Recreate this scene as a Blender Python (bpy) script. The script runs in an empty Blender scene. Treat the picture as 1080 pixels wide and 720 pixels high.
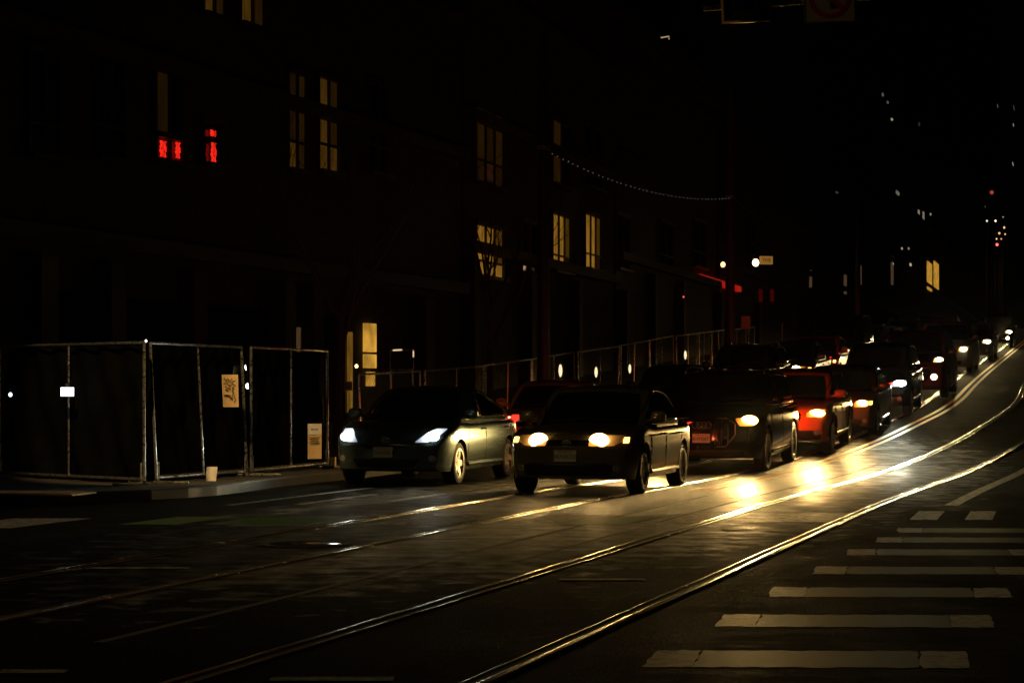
import bpy, bmesh, math, random
import numpy as np
from mathutils import Vector, Matrix
from mathutils.bvhtree import BVHTree

random.seed(7)
SC = bpy.context.scene
COL = SC.collection
R = math.radians

# ------------------------------------------------------------------ camera
F = 2300.0; HOR = 414.0; CAMH = 1.374          # pixels at 1080 wide
cd = bpy.data.cameras.new('camera'); cam = bpy.data.objects.new('camera', cd); COL.objects.link(cam)
cd.sensor_width = 36.0; cd.lens = 36.0 * F / 1080.0
cam.location = (0, 0, CAMH); cam.rotation_euler = (R(90), 0, 0)
cd.shift_y = (HOR - 360.0) / 1080.0
cd.clip_end = 2000; cd.clip_start = 0.2
SC.camera = cam
# ------------------------------------------------------------------ night sky
W = bpy.data.worlds.new('World'); SC.world = W; W.use_nodes = True
nt = W.node_tree; bg = nt.nodes['Background']
sky = nt.nodes.new('ShaderNodeTexSky'); sky.sky_type = 'NISHITA'; sky.sun_disc = False
sky.sun_elevation = R(28); sky.sun_rotation = R(150)
nt.links.new(sky.outputs[0], bg.inputs[0]); bg.inputs[1].default_value = 0.00003
sl = bpy.data.lights.new('moon', 'SUN'); sl.energy = 0.0006; sl.angle = R(0.5); sl.color = (1, .93, .82)
so = bpy.data.objects.new('moon', sl); COL.objects.link(so); so.rotation_euler = (R(62), 0, R(150 - 180)); so.location = (0, 0, 40)
# ------------------------------------------------------------------ exposure
SC.view_settings.view_transform = 'Standard'; SC.view_settings.look = 'None'
SC.view_settings.exposure = 0.0; SC.view_settings.gamma = 1.0
SC.render.engine = 'CYCLES'
SC.cycles.use_denoising = True
SC.cycles.sample_clamp_indirect = 4.0
SC.cycles.max_bounces = 6

# ------------------------------------------------------------------ road geometry functions
_Y = np.arange(-40, 700, 0.25)
def _slope(Y):
    return np.interp(Y, [-40, 24, 45, 52, 61, 80, 700], [.283, .283, .358, .358, .25, .262, .262])
_c = np.cumsum(_slope(_Y)) * 0.25
_c += 2.87 - np.interp(29.9, _Y, _c)
_zs = np.interp(_Y, [-40, 34, 48, 58, 62, 130, 180, 700], [0, 0, .07, .07, .045, .045, .03, .03])
_z = np.cumsum(_zs) * 0.25
_z -= np.interp(30, _Y, _z)
def cen(Y): return float(np.interp(Y, _Y, _c))
def zg(Y): return float(np.interp(Y, _Y, _z))
def th(Y): return math.atan(float(_slope(Y)))
def road(Y, off):
    """point at perpendicular offset off from the middle between the two tracks"""
    t = th(Y)
    return cen(Y) + off * math.cos(t), Y - off * math.sin(t)
def at(px, py, Y):
    s = F / Y
    return Vector(((px - 540) / s, Y, CAMH - (py - HOR) / s))

def yrow(y):
    """distance at which the street surface crosses picture row y"""
    lo, hi = 5.0, 200.0
    g = np.arange(8, 200, .1); rr = np.array([HOR + (CAMH - zg(q)) * F / q for q in g])
    return float(g[np.argmin(abs(rr - y))])

# ------------------------------------------------------------------ materials
MATS = {}
def mat(name, col=(.5, .5, .5), rough=.5, metal=0.0, coat=0.0, emit=None, strength=0.0, spec=.5):
    if name in MATS: return MATS[name]
    m = bpy.data.materials.new(name); m.use_nodes = True
    b = m.node_tree.nodes['Principled BSDF']
    b.inputs['Base Color'].default_value = (*col, 1); b.inputs['Roughness'].default_value = rough
    b.inputs['Metallic'].default_value = metal; b.inputs['Coat Weight'].default_value = coat
    b.inputs['Coat Roughness'].default_value = .06
    b.inputs['Specular IOR Level'].default_value = spec
    if emit:
        b.inputs['Emission Color'].default_value = (*emit, 1); b.inputs['Emission Strength'].default_value = strength
    MATS[name] = m
    return m
def noisy(m, scale=8, amt=.35, bump=0.0, bscale=60, rough_amt=0.1):
    """break a material up with procedural noise in object space"""
    t = m.node_tree; b = t.nodes['Principled BSDF']
    tc = t.nodes.new('ShaderNodeTexCoord'); n = t.nodes.new('ShaderNodeTexNoise')
    n.inputs['Scale'].default_value = scale; n.inputs['Detail'].default_value = 6
    t.links.new(tc.outputs['Object'], n.inputs['Vector'])
    base = b.inputs['Base Color'].default_value[:]
    mx = t.nodes.new('ShaderNodeMix'); mx.data_type = 'RGBA'
    mx.inputs[6].default_value = (*[c * (1 - amt) for c in base[:3]], 1)
    mx.inputs[7].default_value = (*[min(1, c * (1 + amt)) for c in base[:3]], 1)
    t.links.new(n.outputs['Fac'], mx.inputs[0]); t.links.new(mx.outputs[2], b.inputs['Base Color'])
    r0 = b.inputs['Roughness'].default_value
    mr = t.nodes.new('ShaderNodeMapRange'); mr.inputs[1].default_value = .3; mr.inputs[2].default_value = .7
    mr.inputs[3].default_value = max(.02, r0 - rough_amt); mr.inputs[4].default_value = min(1, r0 + rough_amt)
    t.links.new(n.outputs['Fac'], mr.inputs[0]); t.links.new(mr.outputs[0], b.inputs['Roughness'])
    if bump:
        n2 = t.nodes.new('ShaderNodeTexNoise'); n2.inputs['Scale'].default_value = bscale; n2.inputs['Detail'].default_value = 4
        t.links.new(tc.outputs['Object'], n2.inputs['Vector'])
        bp = t.nodes.new('ShaderNodeBump'); bp.inputs['Strength'].default_value = bump; bp.inputs['Distance'].default_value = .02
        t.links.new(n2.outputs['Fac'], bp.inputs['Height']); t.links.new(bp.outputs[0], b.inputs['Normal'])
    return m
def emis(name, col, strength, base=(.02, .02, .02)):
    return mat(name, base, .4, emit=col, strength=strength)

M = {}
M['glass'] = mat('car glass', (.008, .009, .01), .05, spec=.6)
M['rubber'] = noisy(mat('tyre rubber', (.018, .018, .018), .75), 30, .3)
M['alloy'] = noisy(mat('alloy', (.62, .62, .6), .32, 1.0), 40, .15)
M['chrome'] = mat('chrome', (.75, .75, .74), .12, 1.0)
M['plastic'] = noisy(mat('black plastic', (.012, .012, .013), .45), 60, .3)
M['gloss'] = mat('gloss black', (.006, .006, .007), .12)
M['plate'] = noisy(mat('number plate', (.88, .86, .78), .45), 30, .1)
M['ink'] = mat('plate ink', (.02, .03, .12), .5)
M['inkred'] = mat('plate ink red', (.35, .04, .04), .5)
M['lens'] = mat('lamp lens', (.55, .55, .55), .12, .6)
M['tail'] = emis('tail lamp', (1, .03, .015), 2.2, (.2, .005, .005))
M['amber'] = emis('amber lamp', (1, .42, .08), 7.0, (.3, .1, .01))
M['steel'] = noisy(mat('galvanised steel', (.5, .5, .47), .34, .95), 25, .35, rough_amt=.15)
M['rail'] = noisy(mat('polished rail', (.95, .9, .8), .22, 1.0), 3, .08, rough_amt=.07)
M['groove'] = mat('rail groove', (.01, .009, .008), .8)
M['cloth'] = noisy(mat('debris netting', (.004, .0042, .0034), .95, spec=.0), 5, .5, .4, 40)
M['paper'] = noisy(mat('notice paper', (.78, .56, .27), .8), 12, .12)
M['white paper'] = noisy(mat('white paper', (.85, .82, .75), .8), 12, .05)
M['paperink'] = mat('notice ink', (.05, .035, .03), .8)
M['pole'] = noisy(mat('painted pole', (.012, .011, .009), .5), 14, .3)
M['poled'] = noisy(mat('dark pole', (.03, .01, .008), .5), 14, .3)
M['bark'] = noisy(mat('bark', (.05, .038, .028), .9), 25, .4, .5, 90)
M['wire'] = mat('wire', (.04, .037, .033), .6, .2)
M['conc'] = noisy(mat('concrete', (.05, .046, .04), .75), 2.5, .3, .25, 60)
M['kerb'] = noisy(mat('kerb stone', (.075, .07, .062), .6), 3, .3, .2, 40)

# asphalt -----------------------------------------------------------
def asphalt():
    m = bpy.data.materials.new('asphalt'); m.use_nodes = True; t = m.node_tree; b = t.nodes['Principled BSDF']
    L = t.links.new
    tc = t.nodes.new('ShaderNodeTexCoord')
    def noise(scale, det, vec=None, rough=.6):
        n = t.nodes.new('ShaderNodeTexNoise'); n.inputs['Scale'].default_value = scale; n.inputs['Detail'].default_value = det
        n.inputs['Roughness'].default_value = rough
        L(vec or tc.outputs['Object'], n.inputs['Vector']); return n
    # coordinates turned along the street, stretched: wheel wear bands
    mp = t.nodes.new('ShaderNodeMapping'); mp.inputs['Rotation'].default_value = (0, 0, R(17)); mp.inputs['Scale'].default_value = (1, .06, 1)
    L(tc.outputs['Object'], mp.inputs['Vector'])
    wear = noise(1.6, 5, mp.outputs[0]); big = noise(.35, 4); mid = noise(3.0, 6); fine = noise(70, 4); grit = noise(260, 2)
    ramp = t.nodes.new('ShaderNodeValToRGB')
    ramp.color_ramp.elements[0].position = .3; ramp.color_ramp.elements[0].color = (.008, .0075, .006, 1)
    ramp.color_ramp.elements[1].position = .72; ramp.color_ramp.elements[1].color = (.034, .031, .025, 1)
    L(mid.outputs['Fac'], ramp.inputs[0])
    mx = t.nodes.new('ShaderNodeMix'); mx.data_type = 'RGBA'; mx.blend_type = 'MULTIPLY'; mx.inputs[0].default_value = .8
    L(ramp.outputs[0], mx.inputs[6])
    r2 = t.nodes.new('ShaderNodeMapRange'); r2.inputs[1].default_value = .3; r2.inputs[2].default_value = .7; r2.inputs[3].default_value = .55; r2.inputs[4].default_value = 1.35
    L(wear.outputs['Fac'], r2.inputs[0]); L(r2.outputs[0], mx.inputs[7]); L(mx.outputs[2], b.inputs['Base Color'])
    add = t.nodes.new('ShaderNodeMath'); add.operation = 'ADD'
    L(wear.outputs['Fac'], add.inputs[0]); L(mid.outputs['Fac'], add.inputs[1])
    add2 = t.nodes.new('ShaderNodeMath'); add2.operation = 'ADD'; L(add.outputs[0], add2.inputs[0]); L(big.outputs['Fac'], add2.inputs[1])
    mr = t.nodes.new('ShaderNodeMapRange'); mr.inputs[1].default_value = 1.15; mr.inputs[2].default_value = 1.85
    mr.inputs[3].default_value = .58; mr.inputs[4].default_value = .85
    L(add2.outputs[0], mr.inputs[0])
    # a damp stretch of the street in front of the queue: smoother and a little darker, with a ragged edge
    mp2 = t.nodes.new('ShaderNodeMapping'); mp2.vector_type = 'POINT'
    mp2.inputs['Location'].default_value = (-2.7, -31.5, 0); L(tc.outputs['Object'], mp2.inputs['Vector'])
    mp3 = t.nodes.new('ShaderNodeMapping'); mpr = t.nodes.new('ShaderNodeMapping'); mpr.inputs['Rotation'].default_value = (0, 0, R(17)); L(mp2.outputs[0], mpr.inputs['Vector']); mp3.inputs['Scale'].default_value = (1 / 3.6, 1 / 16.0, 1); L(mpr.outputs[0], mp3.inputs['Vector'])
    ln = t.nodes.new('ShaderNodeVectorMath'); ln.operation = 'LENGTH'; L(mp3.outputs[0], ln.inputs[0])
    sb = t.nodes.new('ShaderNodeMath'); sb.operation = 'ADD'; L(ln.outputs['Value'], sb.inputs[0])
    nn = t.nodes.new('ShaderNodeMath'); nn.operation = 'MULTIPLY'; nn.inputs[1].default_value = 1.3; L(mid.outputs['Fac'], nn.inputs[0]); L(nn.outputs[0], sb.inputs[1])
    dm = t.nodes.new('ShaderNodeMapRange'); dm.inputs[1].default_value = 1.0; dm.inputs[2].default_value = 1.75; dm.inputs[3].default_value = .56; dm.inputs[4].default_value = 1.0; L(sb.outputs[0], dm.inputs[0])
    mp4 = t.nodes.new('ShaderNodeMapping'); mp4.inputs['Rotation'].default_value = (0, 0, R(6)); mp4.inputs['Scale'].default_value = (.9, 5.5, 1); L(tc.outputs['Object'], mp4.inputs['Vector'])
    stk = noise(1.0, 9, mp4.outputs[0], .7); grn = noise(14, 7, None, .75)
    sg = t.nodes.new('ShaderNodeMath'); sg.operation = 'ADD'; L(stk.outputs['Fac'], sg.inputs[0]); L(grn.outputs['Fac'], sg.inputs[1])
    sr = t.nodes.new('ShaderNodeMapRange'); sr.inputs[1].default_value = .78; sr.inputs[2].default_value = 1.22; sr.inputs[3].default_value = .78; sr.inputs[4].default_value = 1.25; L(sg.outputs[0], sr.inputs[0])
    mu = t.nodes.new('ShaderNodeMath'); mu.operation = 'MULTIPLY'; L(mr.outputs[0], mu.inputs[0]); L(dm.outputs[0], mu.inputs[1])
    mu2 = t.nodes.new('ShaderNodeMath'); mu2.operation = 'MULTIPLY'; L(mu.outputs[0], mu2.inputs[0]); L(sr.outputs[0], mu2.inputs[1]); L(mu2.outputs[0], b.inputs['Roughness'])
    sc_ = t.nodes.new('ShaderNodeMapRange'); sc_.inputs[1].default_value = .8; sc_.inputs[2].default_value = 1.2; sc_.inputs[3].default_value = .12; sc_.inputs[4].default_value = .5; L(sg.outputs[0], sc_.inputs[0])
    dk = t.nodes.new('ShaderNodeMapRange'); dk.inputs[1].default_value = .56; dk.inputs[2].default_value = 1.0; dk.inputs[3].default_value = 1.5; dk.inputs[4].default_value = 0.012; L(dm.outputs[0], dk.inputs[0])
    sx = t.nodes.new('ShaderNodeMath'); sx.operation = 'MULTIPLY'; L(sc_.outputs[0], sx.inputs[0]); L(dk.outputs[0], sx.inputs[1]); L(sx.outputs[0], b.inputs['Specular IOR Level'])
    vo = t.nodes.new('ShaderNodeTexVoronoi'); vo.inputs['Scale'].default_value = 48; L(tc.outputs['Object'], vo.inputs['Vector'])
    gm = t.nodes.new('ShaderNodeMath'); gm.operation = 'MULTIPLY'; gm.inputs[1].default_value = 2.5; L(sg.outputs[0], gm.inputs[0])
    m0 = t.nodes.new('ShaderNodeMath'); m0.operation = 'ADD'; L(gm.outputs[0], m0.inputs[0]); L(vo.outputs['Distance'], m0.inputs[1])
    mm = t.nodes.new('ShaderNodeMath'); mm.operation = 'ADD'; L(m0.outputs[0], mm.inputs[0]); L(grit.outputs['Fac'], mm.inputs[1])
    bp = t.nodes.new('ShaderNodeBump'); bp.inputs['Strength'].default_value = 1.0; bp.inputs['Distance'].default_value = .016
    L(mm.outputs[0], bp.inputs['Height']); L(bp.outputs[0], b.inputs['Normal'])
    return m
M['asphalt'] = asphalt()
def paintmat(name, col, wear=.5, rough=.52):
    m = bpy.data.materials.new(name); m.use_nodes = True; t = m.node_tree; b = t.nodes['Principled BSDF']; L = t.links.new
    tc = t.nodes.new('ShaderNodeTexCoord')
    n = t.nodes.new('ShaderNodeTexNoise'); n.inputs['Scale'].default_value = 9; n.inputs['Detail'].default_value = 9; n.inputs['Roughness'].default_value = .72
    L(tc.outputs['Object'], n.inputs['Vector'])
    rp = t.nodes.new('ShaderNodeValToRGB'); e = rp.color_ramp.elements
    e[0].position = wear - .12; e[0].color = (.035, .033, .03, 1); e[1].position = wear + .08; e[1].color = (*col, 1)
    L(n.outputs['Fac'], rp.inputs[0]); L(rp.outputs[0], b.inputs['Base Color'])
    b.inputs['Roughness'].default_value = rough; b.inputs['Specular IOR Level'].default_value = .12
    n2 = t.nodes.new('ShaderNodeTexNoise'); n2.inputs['Scale'].default_value = 110; L(tc.outputs['Object'], n2.inputs['Vector'])
    bp = t.nodes.new('ShaderNodeBump'); bp.inputs['Strength'].default_value = .3; bp.inputs['Distance'].default_value = .01
    L(n2.outputs['Fac'], bp.inputs['Height']); L(bp.outputs[0], b.inputs['Normal'])
    return m
M['white paint'] = paintmat('road paint white', (.62, .59, .48), .43)
M['worn paint'] = paintmat('road paint worn', (.5, .48, .42), .5)
M['yellow paint'] = paintmat('road paint yellow', (.6, .33, .04), .42)
M['green lane'] = paintmat('road paint green lane', (.13, .26, .06), .44)
M['green paint'] = paintmat('road paint green', (.022, .05, .008), .42)
M['pad'] = paintmat('tactile yellow', (.45, .25, .04), .4, .6)

# ------------------------------------------------------------------ mesh helpers
def link(name, me, m, parent=None):
    o = bpy.data.objects.new(name, me); COL.objects.link(o)
    if m is not None: me.materials.append(m)
    if parent is not None: o.parent = parent
    return o
def tag(o, label, cat, group=None):
    o['label'] = label; o['category'] = cat
    if group: o['group'] = group
    return o
def thing(name, label, cat, loc=(0, 0, 0), rot=(0, 0, 0), group=None):
    o = bpy.data.objects.new(name, None); COL.objects.link(o)
    o.location = loc; o.rotation_euler = rot; o.empty_display_size = .3
    return tag(o, label, cat, group)
def pyobj(name, verts, faces, m, parent=None, smooth=False, sharp=35):
    me = bpy.data.meshes.new(name); me.from_pydata([tuple(v) for v in verts], [], faces); me.update()
    bm = bmesh.new(); bm.from_mesh(me); bmesh.ops.recalc_face_normals(bm, faces=bm.faces); bm.to_mesh(me); bm.free()
    if smooth:
        me.polygons.foreach_set('use_smooth', [True] * len(me.polygons))
        me.set_sharp_from_angle(angle=R(sharp))
    return link(name, me, m, parent)
class MB:
    """collects shapes and links them as ONE mesh object"""
    def __init__(s): s.v = []; s.f = []
    def add(s, vs, fs):
        k = len(s.v); s.v += [Vector(v) for v in vs]; s.f += [[i + k for i in f] for f in fs]; return s
    def box(s, c, d, rz=0, tilt=0):
        c = Vector(c); m = Matrix.Rotation(rz, 3, 'Z') @ Matrix.Rotation(tilt, 3, 'X')
        vs = [c + m @ Vector((x * d[0] / 2, y * d[1] / 2, z * d[2] / 2)) for z in (-1, 1) for y in (-1, 1) for x in (-1, 1)]
        return s.add(vs, [(0, 2, 3, 1), (4, 5, 7, 6), (0, 1, 5, 4), (2, 6, 7, 3), (0, 4, 6, 2), (1, 3, 7, 5)])
    def tube(s, pts, r, n=8, caps=True):
        pts = [Vector(p) for p in pts]; rs = r if isinstance(r, (list, tuple)) else [r] * len(pts)
        vs = []; fs = []
        for i, p in enumerate(pts):
            d = (pts[min(i + 1, len(pts) - 1)] - pts[max(i - 1, 0)]).normalized()
            a = d.orthogonal().normalized() if abs(d.z) > .95 else d.cross(Vector((0, 0, 1))).normalized()
            b = d.cross(a)
            for k in range(n):
                t = 2 * math.pi * k / n; vs.append(p + (a * math.cos(t) + b * math.sin(t)) * rs[i])
        for i in range(len(pts) - 1):
            for k in range(n):
                fs.append((i * n + k, i * n + (k + 1) % n, (i + 1) * n + (k + 1) % n, (i + 1) * n + k))
        if caps: fs.append(tuple(range(n - 1, -1, -1))); fs.append(tuple((len(pts) - 1) * n + k for k in range(n)))
        return s.add(vs, fs)
    def lathe(s, prof, c=(0, 0, 0), axis='z', n=28, closed=False):
        """prof: list of (r, h) turned round an axis"""
        vs = []; fs = []; c = Vector(c)
        for r, h in prof:
            for k in range(n):
                t = 2 * math.pi * k / n; x, y = r * math.cos(t), r * math.sin(t)
                vs.append(c + (Vector((x, y, h)) if axis == 'z' else Vector((h, x, y)) if axis == 'x' else Vector((x, h, y))))
        m = len(prof)
        for i in range(m if closed else m - 1):
            j = (i + 1) % m
            for k in range(n): fs.append((i * n + k, i * n + (k + 1) % n, j * n + (k + 1) % n, j * n + k))
        return s.add(vs, fs)
    def prism(s, pts2, c, u, v, w, depth):
        """2-D outline in the plane (u,v) at c, thickened by depth along w"""
        c, u, v, w = Vector(c), Vector(u), Vector(v), Vector(w); n = len(pts2)
        vs = [c + u * a + v * b for a, b in pts2] + [c + u * a + v * b + w * depth for a, b in pts2]
        return s.add(vs, [tuple(range(n)), tuple(range(2 * n - 1, n - 1, -1))] + [(i, (i + 1) % n, n + (i + 1) % n, n + i) for i in range(n)])
    def build(s, name, m, parent=None, smooth=False, sharp=35):
        return pyobj(name, s.v, s.f, m, parent, smooth, sharp)
def text_obj(name, txt, size, m, parent, loc, rot, depth=.002, label=None):
    cu = bpy.data.curves.new(name, 'FONT'); cu.body = txt; cu.size = size; cu.align_x = 'CENTER'; cu.align_y = 'CENTER'
    cu.extrude = depth; cu.resolution_u = 2
    o = bpy.data.objects.new(name, cu); COL.objects.link(o)
    bpy.context.view_layer.update()
    me = bpy.data.meshes.new_from_object(o.evaluated_get(bpy.context.evaluated_depsgraph_get()))
    bpy.data.objects.remove(o); bpy.data.curves.remove(cu)
    me.name = name; me.materials.clear()
    q = link(name, me, m, parent); q.location = loc; q.rotation_euler = rot
    return q

# ------------------------------------------------------------------ ground and markings
def structure(o): o['kind'] = 'structure'; return o
ys = list(np.arange(-15, 30, 3)) + list(np.arange(30, 66, .5)) + list(np.arange(66, 200, 4)) + list(np.arange(200, 641, 20))
xs = [-120, -60, -30, -15, 0, 15, 30, 60, 120, 220, 340]
vs = [(x, y, zg(y)) for y in ys for x in xs]; nx = len(xs)
structure(pyobj('road', vs, [(j * nx + i, j * nx + i + 1, (j + 1) * nx + i + 1, (j + 1) * nx + i) for j in range(len(ys) - 1) for i in range(nx - 1)], M['asphalt']))

def strip_geo(mb, o0, o1, Y0, Y1, dz, step=1.0):
    n = max(2, int((Y1 - Y0) / step) + 1); vs = []
    for i in range(n):
        Y = Y0 + (Y1 - Y0) * i / (n - 1)
        for o in (o0, o1):
            x, y = road(Y, o); vs.append((x, y, zg(y) + dz))
    mb.add(vs, [(2 * i, 2 * i + 1, 2 * i + 3, 2 * i + 2) for i in range(n - 1)])
def beam_geo(mb, o0, o1, Y0, Y1, z0, z1, step=1.0):
    n = max(2, int((Y1 - Y0) / step) + 1); vs = []
    for i in range(n):
        Y = Y0 + (Y1 - Y0) * i / (n - 1)
        for o, dz in ((o0, z0), (o1, z0), (o1, z1), (o0, z1)):
            x, y = road(Y, o); vs.append((x, y, zg(y) + dz))
    fs = [(4 * i + k, 4 * i + (k + 1) % 4, 4 * i + 4 + (k + 1) % 4, 4 * i + 4 + k) for i in range(n - 1) for k in range(4)]
    fs += [(0, 1, 2, 3), (4 * n - 4, 4 * n - 1, 4 * n - 2, 4 * n - 3)]
    mb.add(vs, fs)

# tram rails: head, groove and guard lip set in the street
names = ['outer rail of the far track, partly under the queue of cars', 'inner rail of the far track, along the wheels of the queue',
         'inner rail of the near track, running through the bright wet patch', 'outer rail of the near track, closest to the lower right corner']
for k, off in enumerate((-1.8 - .7175, -1.8 + .7175, 1.8 - .7175, 1.8 + .7175)):
    t = thing('tram_rail', 'polished steel tram rail, ' + names[k], 'rail', (*road(10, off), 0), group='tram rails in the street')
    inv = Vector(t.location)
    def rel(mb): mb.v = [v - inv for v in mb.v]; return mb
    def crown(a, w0, w1, h0, h1):
        m_ = 12; n_ = 0; vs = []
        for Y in np.arange(4, 330, .5):
            for i in range(m_ + 1):
                q_ = .5 - .5 * math.cos(math.pi * i / m_); x, y = road(Y, w0 + (w1 - w0) * q_); vs.append((x, y, zg(y) + h0 + (h1 - h0) * math.sin(math.pi * i / m_)))
            n_ += 1
        a.add(vs, [(r_ * (m_ + 1) + i, r_ * (m_ + 1) + i + 1, (r_ + 1) * (m_ + 1) + i + 1, (r_ + 1) * (m_ + 1) + i) for r_ in range(n_ - 1) for i in range(m_)])
    sgn = 1 if k % 2 else -1
    a = MB(); crown(a, off - .036, off + .036, .006, .015); rel(a).build('railhead', M['rail'], t, True, 70)
    a = MB(); strip_geo(a, off - sgn * .034, off - sgn * .085, 4, 330, .005, .5); rel(a).build('groove', M['groove'], t)
    a = MB(); crown(a, off - sgn * .085, off - sgn * .118, .005, .011); rel(a).build('guard_lip', M['rail'], t, True, 70)

def mark(name, m, fn): a = MB(); fn(a); return structure(a.build(name, m))
def yl(a):
    for o in (-.56, -.36): strip_geo(a, o, o + .1, 30.2, 330, .004, .5)
mark('yellow_centre_line', M['yellow paint'], yl)
def ll(a):
    strip_geo(a, -3.62, -3.5, 26.6, 300, .004, .5)
    strip_geo(a, -5.2, -5.08, 25.2, 30, .004, .5)
    strip_geo(a, -4.45, -4.33, 25.6, 28.2, .004, .5)
    strip_geo(a, 3.25, 3.42, 27.5, 300, .004, .5)
mark('white_lane_line', M['worn paint'], ll)
# crosswalk ladder in front of the queue
def quad(a, p, q, w, dz=.002):
    """bar from p to q (x,y), width w across X"""
    a.add([(p[0] - w / 2, p[1], zg(p[1]) + dz), (p[0] + w / 2, p[1], zg(p[1]) + dz), (q[0] + w / 2, q[1], zg(q[1]) + dz), (q[0] - w / 2, q[1], zg(q[1]) + dz)], [(0, 1, 2, 3)])
def cw(a):
    for X in (-5.3, -2.3, -.9, .55, 2.0, 3.2):
        D = 23.2 + .12 * (X + 3.6)
        quad(a, (X - .22, D - .85), (X + .28, D + .85), .85)
    for X in (4.55, 5.15): quad(a, (X - .1, 23.6), (X + .32, 25.3), .3)
mark('crosswalk_bars', M['worn paint'], cw)
def cwg(a):
    for X, w in ((-3.6, .6), (-2.5, 1.05), (1.0, .8)): quad(a, (X - .2, 22.7), (X + .2, 24.1), w, .0045)
mark('green_crossing_patches', M['green lane'], cwg)
# green bicycle crossing with white ends, lower right
bars = [(682, 1022, 694), (755, 1050, 654), (810, 1074, 624), (857, 1110, 601), (892, 1150, 582), (922, 1180, 569), (945, 1200, 559)]
gw = MB(); gg = MB()
def ragged(mb, c00, c10, c11, c01, z, nu=22, nv=5, j=.012):
    c00, c10, c11, c01 = [Vector((*q, z)) for q in (c00, c10, c11, c01)]; vs = []
    for a in range(nu + 1):
        for b_ in range(nv + 1):
            u, v = a / nu, b_ / nv; p = (c00 * (1 - u) + c10 * u) * (1 - v) + (c01 * (1 - u) + c11 * u) * v
            if b_ in (0, nv): p += Vector((0, random.uniform(-j, j) * 2, 0))
            if a in (0, nu): p += Vector((random.uniform(-j, j), 0, 0))
            vs.append(p)
    mb.add(vs, [(a * (nv + 1) + b_, (a + 1) * (nv + 1) + b_, (a + 1) * (nv + 1) + b_ + 1, a * (nv + 1) + b_ + 1) for a in range(nu) for b_ in range(nv)])
for x0, x1, y in bars:
    s = (y - HOR) / CAMH; D = F / s; a0 = (x0 - 540) / s - .04; a1 = a0 + 1.64
    lo = lambda x: (x, D - .34 - .06 * (x - a0) / 1.64); hi = lambda x: (x + .12, D + .36 - .06 * (x - a0) / 1.64)
    for b0, b1, mb, n_ in ((a0, a0 + .24, gw, 5), (a0 + .245, a1 - .255, gg, 22), (a1 - .25, a1, gw, 5)):
        ragged(mb, lo(b0), lo(b1), hi(b1), hi(b0), .0015, n_)
structure(gw.build('bicycle_crossing_white', M['white paint'])); structure(gg.build('bicycle_crossing_green', M['green paint']))
def misc(a):
    for x0, x1, y in ((285, 415, 716), (0, 70, 708), (60, 200, 599), (590, 680, 611)):
        s = (y - HOR) / CAMH; D = F / s
        a.add([((x0 - 540) / s, D - .07, .004), ((x1 - 540) / s, D - .07, .004), ((x1 - 540) / s, D + .07, .004), ((x0 - 540) / s, D + .07, .004)], [(0, 1, 2, 3)])
mark('worn_white_marks', M['worn paint'], misc)
def seam(a):
    strip_geo(a, -.05, .02, 12, 29, .003, .5); strip_geo(a, .62, .66, 18, 40, .003, .5)
mark('tar_seam', M['groove'], seam)

# sidewalk on the left with a rounded corner, kerb and a tactile pad
edge = []
KO = -6.75
for Y in np.arange(200, 29, -1.0): edge.append(road(Y, KO))
cx, cy = road(29, KO)
for k in range(1, 9):
    t = R(90) * k / 8; edge.append((cx - 3 * (1 - math.cos(t)) - .0, cy - 3.6 * math.sin(t) - 0.3))
edge.append((-60, edge[-1][1] + 1))
inner = [(-70, edge[-1][1]), (-70, 200)]
H_K = .13
def side_poly():
    vs = []; fs = []
    n = len(edge)
    for x, y in edge:
        vs.append((x, y, zg(y) + H_K)); vs.append((x - 40, y + (12 if y > 26 else 0), zg(y + (12 if y > 26 else 0)) + H_K))
    fs = [(2 * i, 2 * i + 1, 2 * i + 3, 2 * i + 2) for i in range(n - 1)]
    return vs, fs
v, f = side_poly()
structure(pyobj('sidewalk', v, f, M['conc']))
kv = []; kf = []
for i, (x, y) in enumerate(edge):
    a = Vector(edge[max(0, i - 1)]); b = Vector(edge[min(len(edge) - 1, i + 1)]); d = (b - a).normalized(); nrm = Vector((-d.y, d.x))
    if nrm.x < 0 and i < len(edge) - 6: nrm = -nrm
    if i >= len(edge) - 6 and nrm.y > 0: nrm = -nrm
    for q, z in ((nrm * .003, -.05), (nrm * .16, -.05), (nrm * .15, H_K - .012), (nrm * .135, H_K + .004), (-nrm * .003, H_K + .004)):
        kv.append((x + q.x, y + q.y, zg(y) + z))
n = len(edge)
kf = [(5 * i + k, 5 * i + (k + 1) % 5, 5 * i + 5 + (k + 1) % 5, 5 * i + 5 + k) for i in range(n - 1) for k in range(5)]
structure(pyobj('kerb', kv, kf, M['kerb']))
pad = MB(); px_, py_ = -5.85, 26.75
pad.box((px_, py_, H_K + .012), (1.3, .75, .02), R(-12))
for i in range(20):
    for j in range(11):
        q = Matrix.Rotation(R(-12), 2) @ Vector((-.6 + i * .063, -.32 + j * .063))
        pad.box((px_ + q.x, py_ + q.y, H_K + .025), (.028, .028, .012), R(-12))
structure(pad.build('tactile_paving', M['pad']))

# ------------------------------------------------------------------ car builder
def sm(xs, ys, step=.02, k=5):
    """smoothed piecewise-linear function"""
    g = np.arange(xs[0] - .6, xs[-1] + .6, step); v = np.interp(g, xs, ys)
    for _ in range(2): v = np.convolve(np.pad(v, k, 'edge'), np.ones(2 * k + 1) / (2 * k + 1), 'valid')
    return lambda y: float(np.interp(y, g, v))

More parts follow.
